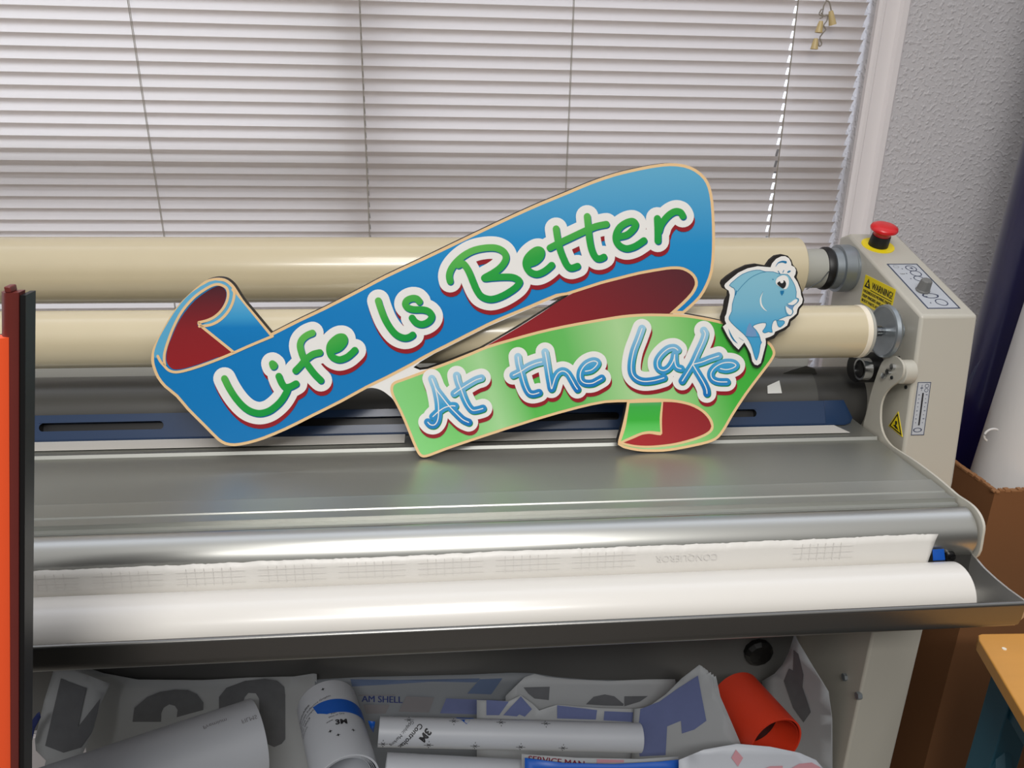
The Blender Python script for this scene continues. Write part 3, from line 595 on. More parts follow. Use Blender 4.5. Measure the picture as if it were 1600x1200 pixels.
def soften(poly, n=3, sharp=36):
    """smooth a closed outline but keep its sharp corners"""
    P = [Vector(p) for p in poly]; N = len(P); out = []
    def corner(i):
        a = P[i] - P[i - 1]; b = P[(i + 1) % N] - P[i]
        return a.length < 1e-6 or b.length < 1e-6 or a.angle(b) > math.radians(sharp)
    cs = [corner(i) for i in range(N)]
    for i in range(N):
        b, c = P[i], P[(i + 1) % N]; a = b if cs[i] else P[i - 1]; d = c if cs[(i + 1) % N] else P[(i + 2) % N]
        L = (c - b).length; k = 1 if L < 6 else n
        m1 = (c - a) * 0.5; m2 = (d - b) * 0.5                      # tangents, limited for uneven spacing
        if m1.length > L: m1 = m1.normalized() * L
        if m2.length > L: m2 = m2.normalized() * L
        for q in range(k):
            t = q / k; out.append(tuple(b * (2 * t ** 3 - 3 * t * t + 1) + m1 * (t ** 3 - 2 * t * t + t) + c * (-2 * t ** 3 + 3 * t * t) + m2 * (t ** 3 - t * t)))
    return out
hole = [(646, 574), (657.5, 565), (680, 551.8), (700, 542), (763, 510), (790, 498.5), (830, 481.5), (870, 464.5), (884, 460.5), (889, 461), (847.5, 487.5), (810, 511), (772, 533), (750, 545.5), (735, 551), (700, 565), (668, 576.5), (656, 578)]
O2 = [Vector(sg(p)) for p in soften(outline)]; H2 = [Vector(sg(p)) for p in hole]
m = MB(); back = -SN * THK
allp = O2 + H2; tris = tessellate_polygon([O2, H2])
m.add(allp, [tuple(t) for t in tris], 0); m.add([p + back for p in allp], [tuple(t)[::-1] for t in tris], 1)
for loop in (O2, H2):
    n = len(loop); m.add(loop + [p + back for p in loop], [(i, (i + 1) % n, (i + 1) % n + n, i + n) for i in range(n)], 1)
m.build('backing_board', ['art_white', 'board_core'], sign, smooth=False)

def flat(name, pieces, mats, parent=None, **kw):
    """pieces: [(outline px, layer mm, material index)]"""
    m = MB()
    for pts, lay, mi in pieces:
        P = [sg(p, lay * 0.001) for p in pts]; tr = tessellate_polygon([P]); m.add(P, [tuple(t) for t in tr], mi)
    return m.build(name, mats, parent or sign, smooth=False, recalc=False, merge=False)
def capsules(line, r, n=5, dx=0, dy=0, smooth=True, taper=None, k=9):
    """convex pieces (picture px) that together cover a round-ended pen stroke"""
    L = smooth_line(line, n) if smooth else list(line)
    L = [(x + dx, y + dy) for x, y in L]; out = []; N = len(L) - 1
    for i in range(N):
        a, b = Vector(L[i]), Vector(L[i + 1]); d = b - a
        if d.length < 0.02: continue
        r0 = taper(i / N) if taper else r; r1 = taper((i + 1) / N) if taper else r; th = math.atan2(d.y, d.x); poly = []
        for q in range(k + 1): t = th + PI / 2 + PI * q / k; poly.append(Vector((a.x + r0 * math.cos(t), a.y + r0 * math.sin(t))))
        for q in range(k + 1): t = th - PI / 2 + PI * q / k; poly.append(Vector((b.x + r1 * math.cos(t), b.y + r1 * math.sin(t))))
        out.append(poly)
    return out
def union_add(m, polys, off, mi=0):
    vs = []; fs = []
    for p in polys:
        fs.append(list(range(len(vs), len(vs) + len(p)))); vs += [Vector((q[0], q[1])) for q in p]
    vo, eo, fo_, ov, oe, of = delaunay_2d_cdt(vs, [], fs, 1, 1e-3)
    m.add([sg((v.x, v.y), off) for v in vo], [tuple(f) for f, src in zip(fo_, of) if len(src)], mi)
def stroke(m, line, r, lay, mi=0, n=6, dx=0, dy=0, smooth=True, taper=None):
    union_add(m, capsules(line, r, n, dx, dy, smooth, taper), lay * 1e-3, mi)
Z = lambda py: (at_plane(800, py, SP, SN) - Vector(sign.location)).z      # height on the sign of a picture row
blue_g = grad_mat('print_blue', [(0.0, (0, 114, 178)), (0.50, (0, 120, 186)), (0.74, (24, 136, 194)), (1.0, (92, 166, 200))], (0, 0, 1), Z(690), Z(262))
blue_c = grad_mat('print_blue_curl', [(0.0, (40, 140, 196)), (0.3, (84, 164, 202)), (1.0, (98, 170, 204))], (0, 0, 1), Z(590), Z(440))
blue_s = grad_mat('print_blue_sheet', [(0.0, (0, 114, 178)), (0.45, (0, 120, 186)), (0.62, (56, 150, 200)), (1.0, (104, 176, 212))], (0, 0, 1), Z(550), Z(455))
red_g = grad_mat('print_red', [(0.0, (148, 26, 32)), (0.55, (134, 28, 34)), (1.0, (72, 28, 38))], (0, 0, 1), Z(590), Z(446))
red_h = grad_mat('print_red_fold', [(0.0, (150, 28, 36)), (0.45, (126, 26, 34)), (1.0, (76, 34, 42))], (0.6, 0, 0.8), 0.6 * -0.08 + 0.8 * Z(540), 0.6 * 0.20 + 0.8 * Z(425))
red_k = grad_mat('print_red_tail', [(0.0, (162, 34, 38)), (0.5, (140, 30, 36)), (1.0, (92, 26, 36))], (0.75, 0, 0.65), 0.75 * 0.14 + 0.65 * Z(700), 0.75 * 0.31 + 0.65 * Z(635))
green_g = grad_mat('print_green', [(0.0, (134, 206, 128)), (0.13, (116, 196, 106)), (0.24, (160, 208, 146)), (0.33, (84, 180, 74)), (0.45, (100, 184, 92)), (0.58, (168, 208, 148)), (0.70, (140, 200, 122)), (0.82, (66, 172, 60)), (1.0, (50, 164, 52))], (0.955, 0, 0.30), -0.165, 0.36)
tail_g = grad_mat('print_green_tail', [(0.0, (112, 204, 108)), (0.35, (84, 190, 84)), (0.5, (56, 172, 56)), (0.85, (58, 168, 66)), (1.0, (92, 160, 108))], (0, 0, 1), Z(690), Z(630))

# upper banner
tan_upper = [p for p in outline[:35]] + [(1046, 489.6), (1066, 471.5), (1079.5, 457), (1085.5, 445), (1084.5, 436), (1078, 428), (1067, 422), (1056, 420.5), (1042, 421.3), (1000, 428.5), (968, 436.5), (939, 444), (886, 461), (870, 463.5), (830, 480.5), (790, 497), (763, 509), (700, 541), (680, 551), (657.5, 563), (644, 571), (605, 591.5), (575, 606)] + outline[outline.index((535, 628)):]
def inset(poly, d):
    """shrink a clockwise picture outline by d pixels"""
    n = len(poly); P = [Vector(p) for p in poly]; area_ = sum(P[i].x * P[(i + 1) % n].y - P[(i + 1) % n].x * P[i].y for i in range(n)); s_ = 1 if area_ > 0 else -1; out = []
    for i in range(n):
        a = (P[i] - P[i - 1]).normalized(); b = (P[(i + 1) % n] - P[i]).normalized()
        na = Vector((-a.y, a.x)) * s_; nb = Vector((-b.y, b.x)) * s_; q = na + nb
        if q.length < 1e-4: q = na
        q = q.normalized(); k = max(0.35, q.dot(na)); out.append(tuple(P[i] + q * (d / k)))
    return out
tan_upper = soften(tan_upper, 2); blue_fill = inset(tan_upper, 4.6)
flat('upper_banner', [(tan_upper, 0.25, 0), (blue_fill, 0.5, 1)], ['art_tan', blue_g])
# curl at the left end
red_curl = [(345, 447), (350, 450), (354, 457), (352, 470), (345, 483), (336, 492), (324, 499), (312, 503.5), (309, 507), (313, 511), (362, 549.5), (340, 558), (310, 569), (287, 575.5), (275, 577), (268, 575), (262, 568), (260, 558), (263, 541), (269, 526), (277, 507), (288, 489), (305, 469), (325, 454), (338, 447.5)]
sheet_c = [(368, 458.5), (424, 527), (366, 550.5), (319, 511), (336, 506), (352, 493), (363, 475)]
light_c = [(327, 440), (345, 438.8), (359, 446), (365, 456), (364, 472), (357, 486), (345, 498), (328, 505.5), (318, 506), (338, 495), (350, 480), (357, 463), (354, 450), (345, 444.5), (335, 445), (320, 453), (303, 467), (286, 487), (274, 508), (263, 534), (258, 556), (256, 564), (246, 560), (241, 557), (242.5, 545), (249, 528), (259, 510), (270.5, 491), (283, 474), (299, 457.5)]
m = MB()
flat('ribbon_curl', [(smooth_line(light_c, 2, True), 0.75, 1), (smooth_line(sheet_c, 1, True), 0.8, 2), (smooth_line(red_curl, 2, True), 0.9, 0)], [red_g, blue_c, blue_s])
m = MB()
for ln_ in ([(247, 556), (251, 564), (257, 571), (264, 578), (274, 581), (288, 579), (310, 572.5), (340, 561.5), (363, 552), (390, 540), (426, 525)],
            [(258, 569), (257, 561), (258, 550), (263, 533), (272, 510), (285, 486), (303, 465), (322, 451), (336, 444.5), (346, 445), (355, 451), (356.5, 464), (350, 480), (338, 493), (325, 500), (311, 503.5)],
            [(364, 452), (366.5, 458), (364, 472), (357, 486), (345, 499), (330, 507), (312, 509.5)]):
    stroke(m, ln_, 2.1, 1.1)
stroke(m, [(311, 505), (318, 512), (364, 549)], 2.1, 1.1, smooth=False)
m.build('curl_piping', ['art_tan'], sign, smooth=False, recalc=False, merge=False)
# red underside between the banners
red_fold = [(889.5, 460.8), (940, 440), (968, 432), (1000, 425), (1040, 418.5), (1056, 417.5), (1068, 419), (1081, 425), (1088, 434), (1088, 447), (1082, 459), (1069, 473), (1050, 491.5), (1000, 492.5), (960, 495.5), (922, 503), (880, 511), (840, 520), (800, 531), (765, 541), (751, 545.5), (772, 533.5), (810, 511.5), (847.5, 488)]
flat('ribbon_fold', [(soften(red_fold, 2), 0.12, 0)], [red_h])
# lower banner
tan_lower = [(610, 606), (611.8, 600), (617, 595.5), (627.5, 591.8), (650, 583.5), (668, 576.8), (700, 564.8), (735, 551), (761, 540), (800, 528.5), (840, 517.5), (880, 508.5), (922.5, 500.6), (950, 496), (972.5, 492.5), (995, 490.5), (1017.5, 489.8), (1040, 490.2), (1062.5, 490.8)] + outline[35:62] + outline[62:73] + [(614.5, 624), (610.5, 613)]
ti = outline.index((945.5, 629.5)); tan_lower = tan_lower[:19] + outline[35:62] + outline[62:outline.index((614, 624))] + [(614.5, 624), (610.5, 613)]
tan_lower = soften(tan_lower, 2)
flat('lower_banner', [(tan_lower, 0.25, 0), (inset(tan_lower, 4.2), 0.5, 1)], ['art_tan', green_g])
tail_red_tan = [(980, 624.5), (1010, 622), (1040, 622.8), (1062.5, 625.5), (1084.4, 631.6), (1102, 642.6), (1111.9, 655), (1114.8, 666), (1111.9, 674), (1102, 681), (1084.4, 688), (1056.9, 694.9), (1029, 698.3), (1006, 699.3), (985.4, 697), (966, 692.5), (966, 688), (971.6, 667.4), (977, 644)]
tail_red = [(1036, 627.5), (1056, 628.5), (1078, 633.5), (1096, 643), (1107, 655), (1111, 665.5), (1108, 672), (1098, 678.5), (1082, 684.5), (1055, 691.5), (1029, 695), (1008, 696), (990, 694.5), (974, 691), (990, 684.5), (1003, 679), (1015, 677.5), (1025, 679), (1032, 679.8), (1034.5, 677), (1034, 655)]
tail_grn = [(983.5, 629.5), (1033.5, 628), (1030.5, 652), (1031.5, 674.5), (1015, 673), (1002, 675), (985, 682), (970, 689), (977, 668), (981, 645)]
flat('ribbon_tail', [(soften(tail_red_tan, 3), 0.75, 0), (soften(tail_grn, 3), 1.0, 2), (soften(tail_red, 3), 1.05, 1)], ['art_tan', red_k, tail_g])

# lettering
def T(o, s_, pts): return [(o[0] + x / s_, o[1] + y / s_) for x, y in pts]
WORDS = []
a = (320, 480); b_ = (420, 480); c_ = (560, 430); d_ = (670, 350); e_ = (840, 300); f_ = (940, 300); g_ = (640, 560); h_ = (780, 520); k_ = (950, 480)
life = [T(a, 6, [(188, 665), (230, 750), (290, 843), (360, 922), (430, 970), (515, 990), (600, 970), (670, 922), (725, 865), (765, 800), (780, 762)]), T(a, 6, [(697, 643), (720, 700), (752, 742), (800, 742), (858, 713)]), T(a, 6, [(636, 525), (655, 540), (645, 552), (638, 530)]),
        T(b_, 7.5, [(513, 298), (450, 325), (393, 375), (370, 440), (385, 520), (420, 610), (470, 690), (540, 780), (612, 852)]), T(b_, 7.5, [(318, 738), (375, 680), (440, 605), (520, 548), (600, 527)]),
        T(b_, 7.5, [(760, 500), (830, 470), (885, 405), (880, 350), (825, 345), (765, 385), (722, 440), (715, 510), (745, 575), (825, 610), (910, 585), (970, 540), (1010, 500)]), T(b_, 7.5, [(800, 410), (830, 380), (790, 440)])]
isw = [T(c_, 8.57, [(268, 338), (300, 440), (360, 590), (440, 720), (520, 800), (610, 835), (680, 825), (728, 795)]), T(c_, 8.57, [(818, 350), (780, 312), (720, 305), (655, 332), (630, 380), (660, 430), (740, 455), (860, 457), (940, 483), (982, 540), (960, 600), (890, 645), (820, 650), (760, 620), (720, 568)])]
better = [T(d_, 7.5, [(250, 668), (240, 600), (265, 520), (330, 435), (420, 360), (530, 305), (660, 278), (780, 278), (865, 315), (903, 375), (890, 440), (830, 515), (740, 578), (650, 630), (735, 625), (850, 618), (980, 622), (1058, 665), (1045, 710), (990, 762), (880, 830), (770, 872), (690, 875), (610, 840), (560, 770), (520, 680), (480, 580), (440, 505), (395, 460), (345, 480)]),
          T(d_, 7.5, [(1175, 462), (1250, 435), (1310, 375), (1315, 315), (1265, 300), (1195, 345), (1145, 410), (1138, 480), (1180, 555), (1260, 585), (1340, 558), (1400, 515), (1438, 480)]), T(d_, 7.5, [(1230, 400), (1260, 350), (1190, 420)]),
          T(e_, 8.57, [(245, 490), (262, 600), (292, 750), (345, 890), (395, 985), (450, 1015), (530, 990)]), T(e_, 8.57, [(163, 745), (300, 675), (480, 590), (640, 515), (780, 458), (915, 430)]), T(e_, 8.57, [(660, 325), (672, 440), (688, 600), (710, 730), (745, 830), (790, 885), (840, 888), (882, 868)]),
          T(f_, 8.57, [(235, 595), (335, 570), (420, 495), (448, 430), (405, 390), (325, 410), (240, 470), (192, 560), (192, 650), (240, 720), (330, 755), (430, 730), (500, 690), (560, 648)]),
          T(f_, 8.57, [(740, 352), (745, 450), (748, 560), (748, 652)]), T(f_, 8.57, [(765, 520), (790, 440), (840, 365), (910, 295), (985, 258), (1050, 272), (1082, 322)])]
atw = [T(g_, 8.57, [(298, 265), (335, 360), (365, 480), (385, 600), (388, 720), (375, 820), (335, 880), (280, 880), (243, 845)]), T(g_, 8.57, [(298, 265), (350, 395), (430, 505), (520, 620), (620, 725), (710, 810), (790, 848)]), T(g_, 8.57, [(312, 772), (380, 710), (470, 650), (560, 628), (608, 630)]),
       T(g_, 8.57, [(630, 222), (650, 310), (690, 410), (730, 520), (780, 620), (840, 685), (910, 682), (980, 662)]), T(g_, 8.57, [(597, 465), (680, 405), (800, 330), (890, 280), (960, 258)])]
thew = [T(h_, 8.57, [(250, 315), (265, 420), (300, 550), (340, 690), (390, 790), (450, 815), (530, 795)]), T(h_, 8.57, [(185, 562), (280, 515), (380, 450), (480, 405), (568, 382)]), T(h_, 8.57, [(612, 252), (630, 350), (658, 530), (680, 660), (697, 742), (717, 690), (745, 600), (790, 530), (850, 505), (910, 535), (960, 610), (1010, 700), (1043, 748)]),
        T(h_, 8.57, [(1148, 508), (1230, 490), (1298, 430), (1308, 388), (1250, 372), (1160, 412), (1100, 485), (1080, 560), (1095, 630), (1150, 668), (1240, 668), (1310, 635), (1368, 602)])]
lakew = [T(k_, 6.667, [(350, 218), (310, 330), (265, 450), (240, 580), (245, 680), (290, 740), (370, 768), (480, 758), (578, 730)]), T(k_, 6.667, [(722, 442), (685, 418), (620, 430), (550, 490), (510, 560), (520, 630), (575, 655), (630, 625), (675, 555), (690, 490)]), T(k_, 6.667, [(688, 500), (692, 570), (712, 620), (755, 635)]),
         T(k_, 6.667, [(992, 238), (1007, 275), (985, 350), (930, 470), (880, 580), (820, 680), (768, 763)]), T(k_, 6.667, [(1148, 503), (1060, 532), (970, 567), (880, 588)]), T(k_, 6.667, [(880, 595), (930, 680), (990, 780), (1020, 850), (1025, 893)]),
         T(k_, 6.667, [(1165, 635), (1230, 645), (1300, 625), (1325, 597), (1280, 572), (1190, 577), (1110, 620), (1067, 680), (1080, 740), (1140, 770), (1233, 773)])]
def word(lines, ytop, ybot, upper, slope=0.0):
    m = MB(); m2 = MB()
    R, r = (17.6, 5.35) if upper else (14.9, 5.9)
    dy = 7.0 if upper else 6.2
    def U(r, lay, mi, n, offs, k=9):
        union_add(m, [c for L in lines for (ox, oy) in offs for c in capsules(L, r, n, ox, oy, k=k)], lay * 1e-3, mi)
    U(R, 1.25, 0, 2, ((1.6, dy), (0.8, dy * 0.5)), 10)
    U(R, 1.5, 1, 3, ((0, 0),), 12)
    U(r, 1.75, 2, 3, ((1.1, 1.7), (0.5, 0.8)), 7)
    U(r, 2.0, 3, 5, ((0, 0),), 8)
    if not upper: U(0.8, 2.25, 4, 5, ((0, 0),), 3)
    cx = sum(p[0] for L in lines for p in L) / sum(len(L) for L in lines)
    if upper: col = [(0.0, (0, 146, 60)), (0.5, (36, 156, 60)), (1.0, (92, 178, 78))]
    else: col = [(0.0, (0, 106, 178)), (0.45, (58, 152, 200)), (1.0, (158, 200, 222))]
    # gradient runs at right angles to the banner
    an = math.radians(slope); axis = (-math.sin(an), 0, math.cos(an))
    vals = [(sg(p) - Vector(sign.location)).dot(Vector(axis)) for L in lines for p in L]
    g = grad_mat('print_letter', col, axis, min(vals) - 0.003, max(vals) + 0.003)
    return m.build('lettering', ['art_shadow_red', 'art_white', 'art_blue_edge' if upper else 'art_green_edge', g, 'art_white'], sign, smooth=False, recalc=False, merge=False)
word(life, 0, 0, True, 24); word(isw, 0, 0, True, 24); word(better, 0, 0, True, 18); word(atw, 0, 0, False, 14); word(thew, 0, 0, False, 10); word(lakew, 0, 0, False, -4)

# fish cut-out mounted on the corner
fo = (1110, 390); FS = 6.313
def FT(pts): return [(fo[0] + x / FS, fo[1] + y / FS) for x, y in pts]
f_black = FT([(90, 330), (100, 300), (150, 255), (240, 195), (340, 148), (430, 135), (530, 152), (570, 95), (620, 55), (690, 42), (745, 55), (780, 95), (797, 145), (830, 180), (843, 220), (832, 265), (860, 330), (890, 420), (908, 490), (895, 540), (860, 580), (850, 630), (815, 670), (775, 700), (765, 745), (720, 785), (660, 812), (640, 835), (615, 865), (560, 885), (545, 890), (546, 930), (530, 1000), (510, 1090), (480, 1145), (445, 1156), (410, 1140), (385, 1090), (360, 1000), (327, 930), (268, 1002), (215, 955), (160, 880), (103, 770), (128, 730), (95, 690), (92, 660), (120, 580), (130, 500), (158, 450), (160, 400), (110, 375)])
f_white = FT([(122, 350), (130, 330), (180, 285), (260, 220), (350, 178), (450, 157), (575, 168), (590, 130), (630, 85), (680, 60), (720, 58), (758, 82), (778, 125), (780, 150), (810, 165), (825, 195), (820, 235), (805, 262), (840, 315), (870, 390), (875, 440), (892, 480), (885, 520), (850, 560), (838, 585), (833, 620), (800, 650), (760, 678), (752, 705), (738, 740), (700, 765), (650, 788), (622, 800), (608, 830), (570, 850), (525, 865), (530, 895), (528, 930), (513, 985), (498, 1045), (480, 1108), (450, 1130), (420, 1123), (397, 1090), (382, 1020), (352, 960), (318, 905), (262, 976), (215, 930), (160, 850), (107, 750), (142, 722), (128, 690), (127, 655), (142, 625), (152, 575), (167, 500), (176, 440), (165, 397), (135, 377)])
fish = MB(); P = [sg(p, 0.0004) for p in f_black]
fish.extrude(P, SN * 0.0050, 1, side=1); W_ = [sg(p, 0.0055) for p in f_white]; trn = tessellate_polygon([W_]); fish.add(W_, [tuple(t) for t in trn], 0)
fb = fish.build('fish_cutout', ['art_white', 'board_core'], sign, smooth=False, recalc=False)
body = FT(smooth_line([(172, 345), (215, 300), (300, 235), (400, 200), (470, 195), (520, 210), (600, 212), (670, 235), (740, 238), (775, 280), (810, 340), (828, 410), (825, 465), (848, 475), (845, 505), (812, 535), (790, 575), (797, 605), (775, 635), (738, 645), (700, 660), (640, 690), (700, 690), (712, 715), (670, 755), (645, 735), (632, 685), (600, 700), (585, 760), (592, 805), (555, 800), (520, 812), (497, 795), (525, 755), (530, 712), (460, 718), (400, 745), (430, 780), (462, 830), (480, 890), (488, 905), (475, 930), (465, 1000), (438, 1080), (415, 1030), (395, 960), (365, 890), (320, 830), (270, 785), (215, 735), (175, 690), (168, 655), (195, 600), (200, 530), (220, 460), (228, 410), (215, 372)], 2, True))
fish_g = grad_mat('print_fish', [(0.0, (60, 150, 196)), (0.35, (70, 158, 200)), (0.6, (116, 176, 200)), (1.0, (132, 186, 204))], (0, 0, 1), Z(560), Z(425))
def flatf(pieces): 
    m = MB()
    for pts, lay, mi in pieces:
        Q = [sg(p, 0.0055 + lay * 1e-3) for p in pts]; m.add(Q, [tuple(t) for t in tessellate_polygon([Q])], mi)
    return m
m = flatf([(body, 0.2, 0)])
def fstroke(line, r, lay, mi, taper=None): stroke(m, FT(line), r, 5.5 + lay, mi, taper=taper)
sn_t = lambda R: (lambda t: max(0.08, R * math.sin(PI * min(1, max(0, t)))))
cl = body + [body[0]]
stroke(m, cl, 0.45, 5.8, 1, smooth=False)
fstroke([(250, 405), (300, 345), (380, 270), (470, 225), (530, 212)], 0.4, 0.35, 1); fstroke([(240, 400), (235, 425), (228, 440)], 0.8, 0.35, 2)
fstroke([(500, 410), (478, 470), (482, 530), (510, 575), (542, 598)], 1.0, 0.45, 3, sn_t(1.25)); fstroke([(500, 405), (476, 460), (474, 520)], 0.3, 0.4, 1)
lil = FT([(370, 710), (345, 760), (330, 840), (390, 850), (440, 845), (430, 790), (395, 750)])
for nm_, mt_, pc in (('tail_patch', 'fish_lilac', (lil, 0.35, 0)), ('cheek_mark', 'fish_dark', (FT([(668, 398), (708, 395), (705, 420), (685, 447), (672, 425)]), 0.4, 0)), ('brow_mark', 'fish_dark', (FT(smooth_line([(590, 280), (606, 285), (598, 294)], 2, True)), 0.4, 0)),
                    ('upper_lip', 'art_white', (FT(smooth_line([(742, 528), (775, 510), (800, 490), (822, 480), (838, 486), (832, 510), (812, 528), (785, 538)], 2, True)), 0.45, 0)), ('lower_lip', 'art_white', (FT(smooth_line([(722, 548), (745, 562), (772, 580), (785, 592), (784, 622), (765, 635), (735, 610)], 2, True)), 0.45, 0)), ('mouth', 'fish_lilac', (FT([(735, 540), (800, 538), (795, 565), (765, 575)]), 0.42, 0))):
    flatf([pc]).build(nm_, mt_, fb, smooth=False, recalc=False, merge=False)
fstroke([(735, 525), (770, 545), (812, 535), (845, 505), (850, 480), (830, 472)], 0.35, 0.5, 1); fstroke([(718, 548), (720, 590), (738, 635), (775, 638), (797, 605), (785, 575)], 0.35, 0.5, 1)
fstroke([(625, 160), (650, 125), (690, 112), (722, 118)], 1.2, 0.3, 4, lambda t: 0.25 + 1.7 * t); fstroke([(738, 220), (755, 210), (774, 203)], 1.0, 0.3, 1, sn_t(1.5)); fstroke([(650, 205), (668, 235)], 0.7, 0.3, 1); fstroke([(705, 198), (696, 218)], 0.6, 0.3, 1); fstroke([(580, 290), (540, 0.5)] if False else [(640, 262), (665, 250), (700, 248)], 0.3, 0.45, 1)
fstroke([(163, 770), (185, 830), (215, 880), (252, 915)], 1.0, 0.3, 1, sn_t(1.3)); fstroke([(265, 858), (310, 888)], 0.25, 0.3, 1); fstroke([(330, 845), (400, 852), (470, 850)], 0.3, 0.4, 1)
m.build('fish_body', [fish_g, 'fish_line', 'fish_dark', 'art_white', 'fish_dark'], fb, smooth=False, recalc=False, merge=False)
eye = flatf([(FT(smooth_line([(625, 300), (650, 262), (700, 245), (740, 262), (755, 310), (745, 360), (715, 382), (670, 360), (632, 335)], 3, True)), 0.6, 0), (FT(smooth_line([(638, 328), (655, 308), (680, 300), (708, 296), (724, 320), (722, 350), (700, 374), (668, 358)], 3, True)), 0.8, 1), (FT(disc2((683, 306), 17)), 1.0, 0)])
eye.build('fish_eye', ['art_white', 'ink_black'], fb, smooth=False, recalc=False, merge=False)

# ================================================================== ORANGE PANEL at the left
PY = 0.50
pan = thing('leaning_board', 'orange board with a reddish side rail coloured as in shade, leaning upright at the left edge', 'board', V(-0.56, PY, -H))
def pp(px, py, dy=0.0): return at_y(px, py, PY + dy)
rt, rb = pp(32, 456), pp(31, 1200); d = (rt - rb) / (rt.z - rb.z)
def along(p, z): return p + d * (z - p.z)
zt = rt.z; zp = pp(2, 525).z; z0 = 0.003
# rail: rounded section, its shade carried by the dark colour
def rail_sec(p): return [p + Vector(v) for v in ((-0.0118, 0.006, 0), (-0.0118, 0.001, 0), (-0.0095, -0.002, 0), (-0.006, -0.0035, 0), (-0.002, -0.0035, 0), (0.0, -0.002, 0), (0.0, 0.006, 0))]
def loft(secs, mi=0):
    m = MB(); n = len(secs[0]); m.add([p for s_ in secs for p in s_], [(i * n + k, i * n + (k + 1) % n, (i + 1) * n + (k + 1) % n, (i + 1) * n + k) for i in range(len(secs) - 1) for k in range(n)], mi)
    m.add(secs[0], [tuple(range(n))[::-1]], mi); m.add(secs[-1], [tuple(range(n))], mi); return m
loft([rail_sec(along(rt, z0)), rail_sec(along(rt, zt))]).build('side_rail', 'rail_shaded', pan, angle=50)
def bs(p): return [p + Vector(v) for v in ((0.0002, -0.001, 0), (0.0036, -0.001, 0), (0.0036, 0.012, 0), (0.0002, 0.012, 0))]
loft([bs(along(rt, z0)), bs(along(rt, zt - 0.002))]).build('rear_edge', 'black', pan, smooth=False)
def ps(p): return [p + Vector(v) for v in ((-0.20, -0.006, 0), (-0.0105, -0.006, 0), (-0.0075, -0.0052, 0), (-0.0052, -0.0038, 0), (-0.0045, 0.003, 0), (-0.20, 0.004, 0))]
loft([ps(along(rt, z0)), ps(along(rt, zp))]).build('board_face', 'orange_paint', pan, angle=50)
def bk(p): return [p + Vector(v) for v in ((-0.20, 0.0045, 0), (0.0, 0.0065, 0), (0.0, 0.012, 0), (-0.20, 0.012, 0))]
loft([bk(along(rt, z0)), bk(along(rt, zp - 0.002))]).build('reflection_blocker', 'black', pan, smooth=False)  # unseen black back, added to keep orange reflections out of the tray
q = along(rt, zt); MB().box(q + Vector((-0.008, -0.003, 0.0)), q + Vector((-0.004, 0.005, 0.004))).build('rail_tip', 'rail_shaded', pan, bevel=0.0008)

# ================================================================== RIGHT CORNER
# cardboard box open on top
cbx = thing('cardboard_box', 'tall open brown cardboard box beside the right end of the machine', 'box', V(1.02, 1.13, -H))
X0, X1b, Y0, Y1b, ZT = 0.80, 1.24, 0.93, 1.33, -0.520
c1 = at_y(1555, 768, Y0); X0 = c1.x; ZT = c1.z - H; th = 0.006
m = MB()
for (x0, x1, y0, y1) in ((X0, X0 + th, Y0, Y1b), (X1b - th, X1b, Y0, Y1b), (X0 + th, X1b - th, Y0, Y0 + th), (X0 + th, X1b - th, Y1b - th, Y1b)):
    m.box(V(x0, y0, -H + 0.001), V(x1, y1, ZT))
m.box(V(X0 + th, Y0 + th, -H + 0.001), V(X1b - th, Y1b - th, -0.755))
m.build('box_body', 'cardboard', cbx, smooth=False)
m = MB()
for k in range(90):                                                     # ragged torn rim
    for side in (0, 1):
        if side == 0: p = V(X0 + 0.003, Y0 + (Y1b - Y0) * k / 90, ZT + 0.0005)
        else: p = V(X0 + (X1b - X0) * k / 90, Y0 + 0.003, ZT + 0.0005)
        r = random.uniform(0.0025, 0.0040); m.box(p - Vector((r, r, 0.002)), p + Vector((r, r, random.uniform(0.0, 0.0022))))
m.build('torn_rim', 'cardboard_edge', cbx, smooth=False)

def leaning_roll(name, label, pa, pb, yc, r, matn, z0, z1, wall=0.006, fin=None):
    """left silhouette through two picture points, standing at depth yc"""
    a = at_y(pa[0], pa[1], yc) + Vector((r, 0, 0)); b = at_y(pb[0], pb[1], yc) + Vector((r, 0, 0)); d = (a - b) / (a.z - b.z)
    bot = b + d * (z0 + H - b.z); top = b + d * (z1 + H - b.z)
    t = thing(name, label, 'roll', bot)
    L = (top - bot).length
    MB().lathe(bot, top - bot, [(0, r * 0.45), (0, r - 0.002), (0.002, r), (L - 0.002, r), (L, r - 0.002), (L, r * 0.45)], 64, close=True).build('winding', matn, t)
    return t, bot, top
nr, nb, ntp = leaning_roll('film_roll', 'dark navy film roll standing tall in the cardboard box by the wall', (1600, 278), (1493, 690), 1.19, 0.070, 'navy_film', -0.752, 0.35)
wr, wb, wt = leaning_roll('wrapped_roll', 'white roll in frosted plastic wrap standing in front of the navy roll', (1600, 532), (1528, 752), 1.005, 0.062, 'frosted_wrap', -0.752, 0.10)
# loose plastic wrap edges
m = MB()
for k in range(3):
    pts_ = [at_y(1494 + 4 * k + 10 * t + 20 * t * t, 672 - 100 * t - k * 5, 1.112) for t in (0, 0.25, 0.5, 0.75, 1.0)]
    m.tube(pts_, 0.00035, 5)
m.build('wrap_threads', 'label_line', nr)
p = at_y(1547, 678, 0.985); m = MB(); m.tube([p + Vector((0.012 * math.cos(a) , -0.004, 0.010 * math.sin(a))) for a in [PI * 0.3 + k * 0.25 for k in range(14)]], 0.0016, 8); m.build('wrap_tail', 'frosted_wrap', wr)

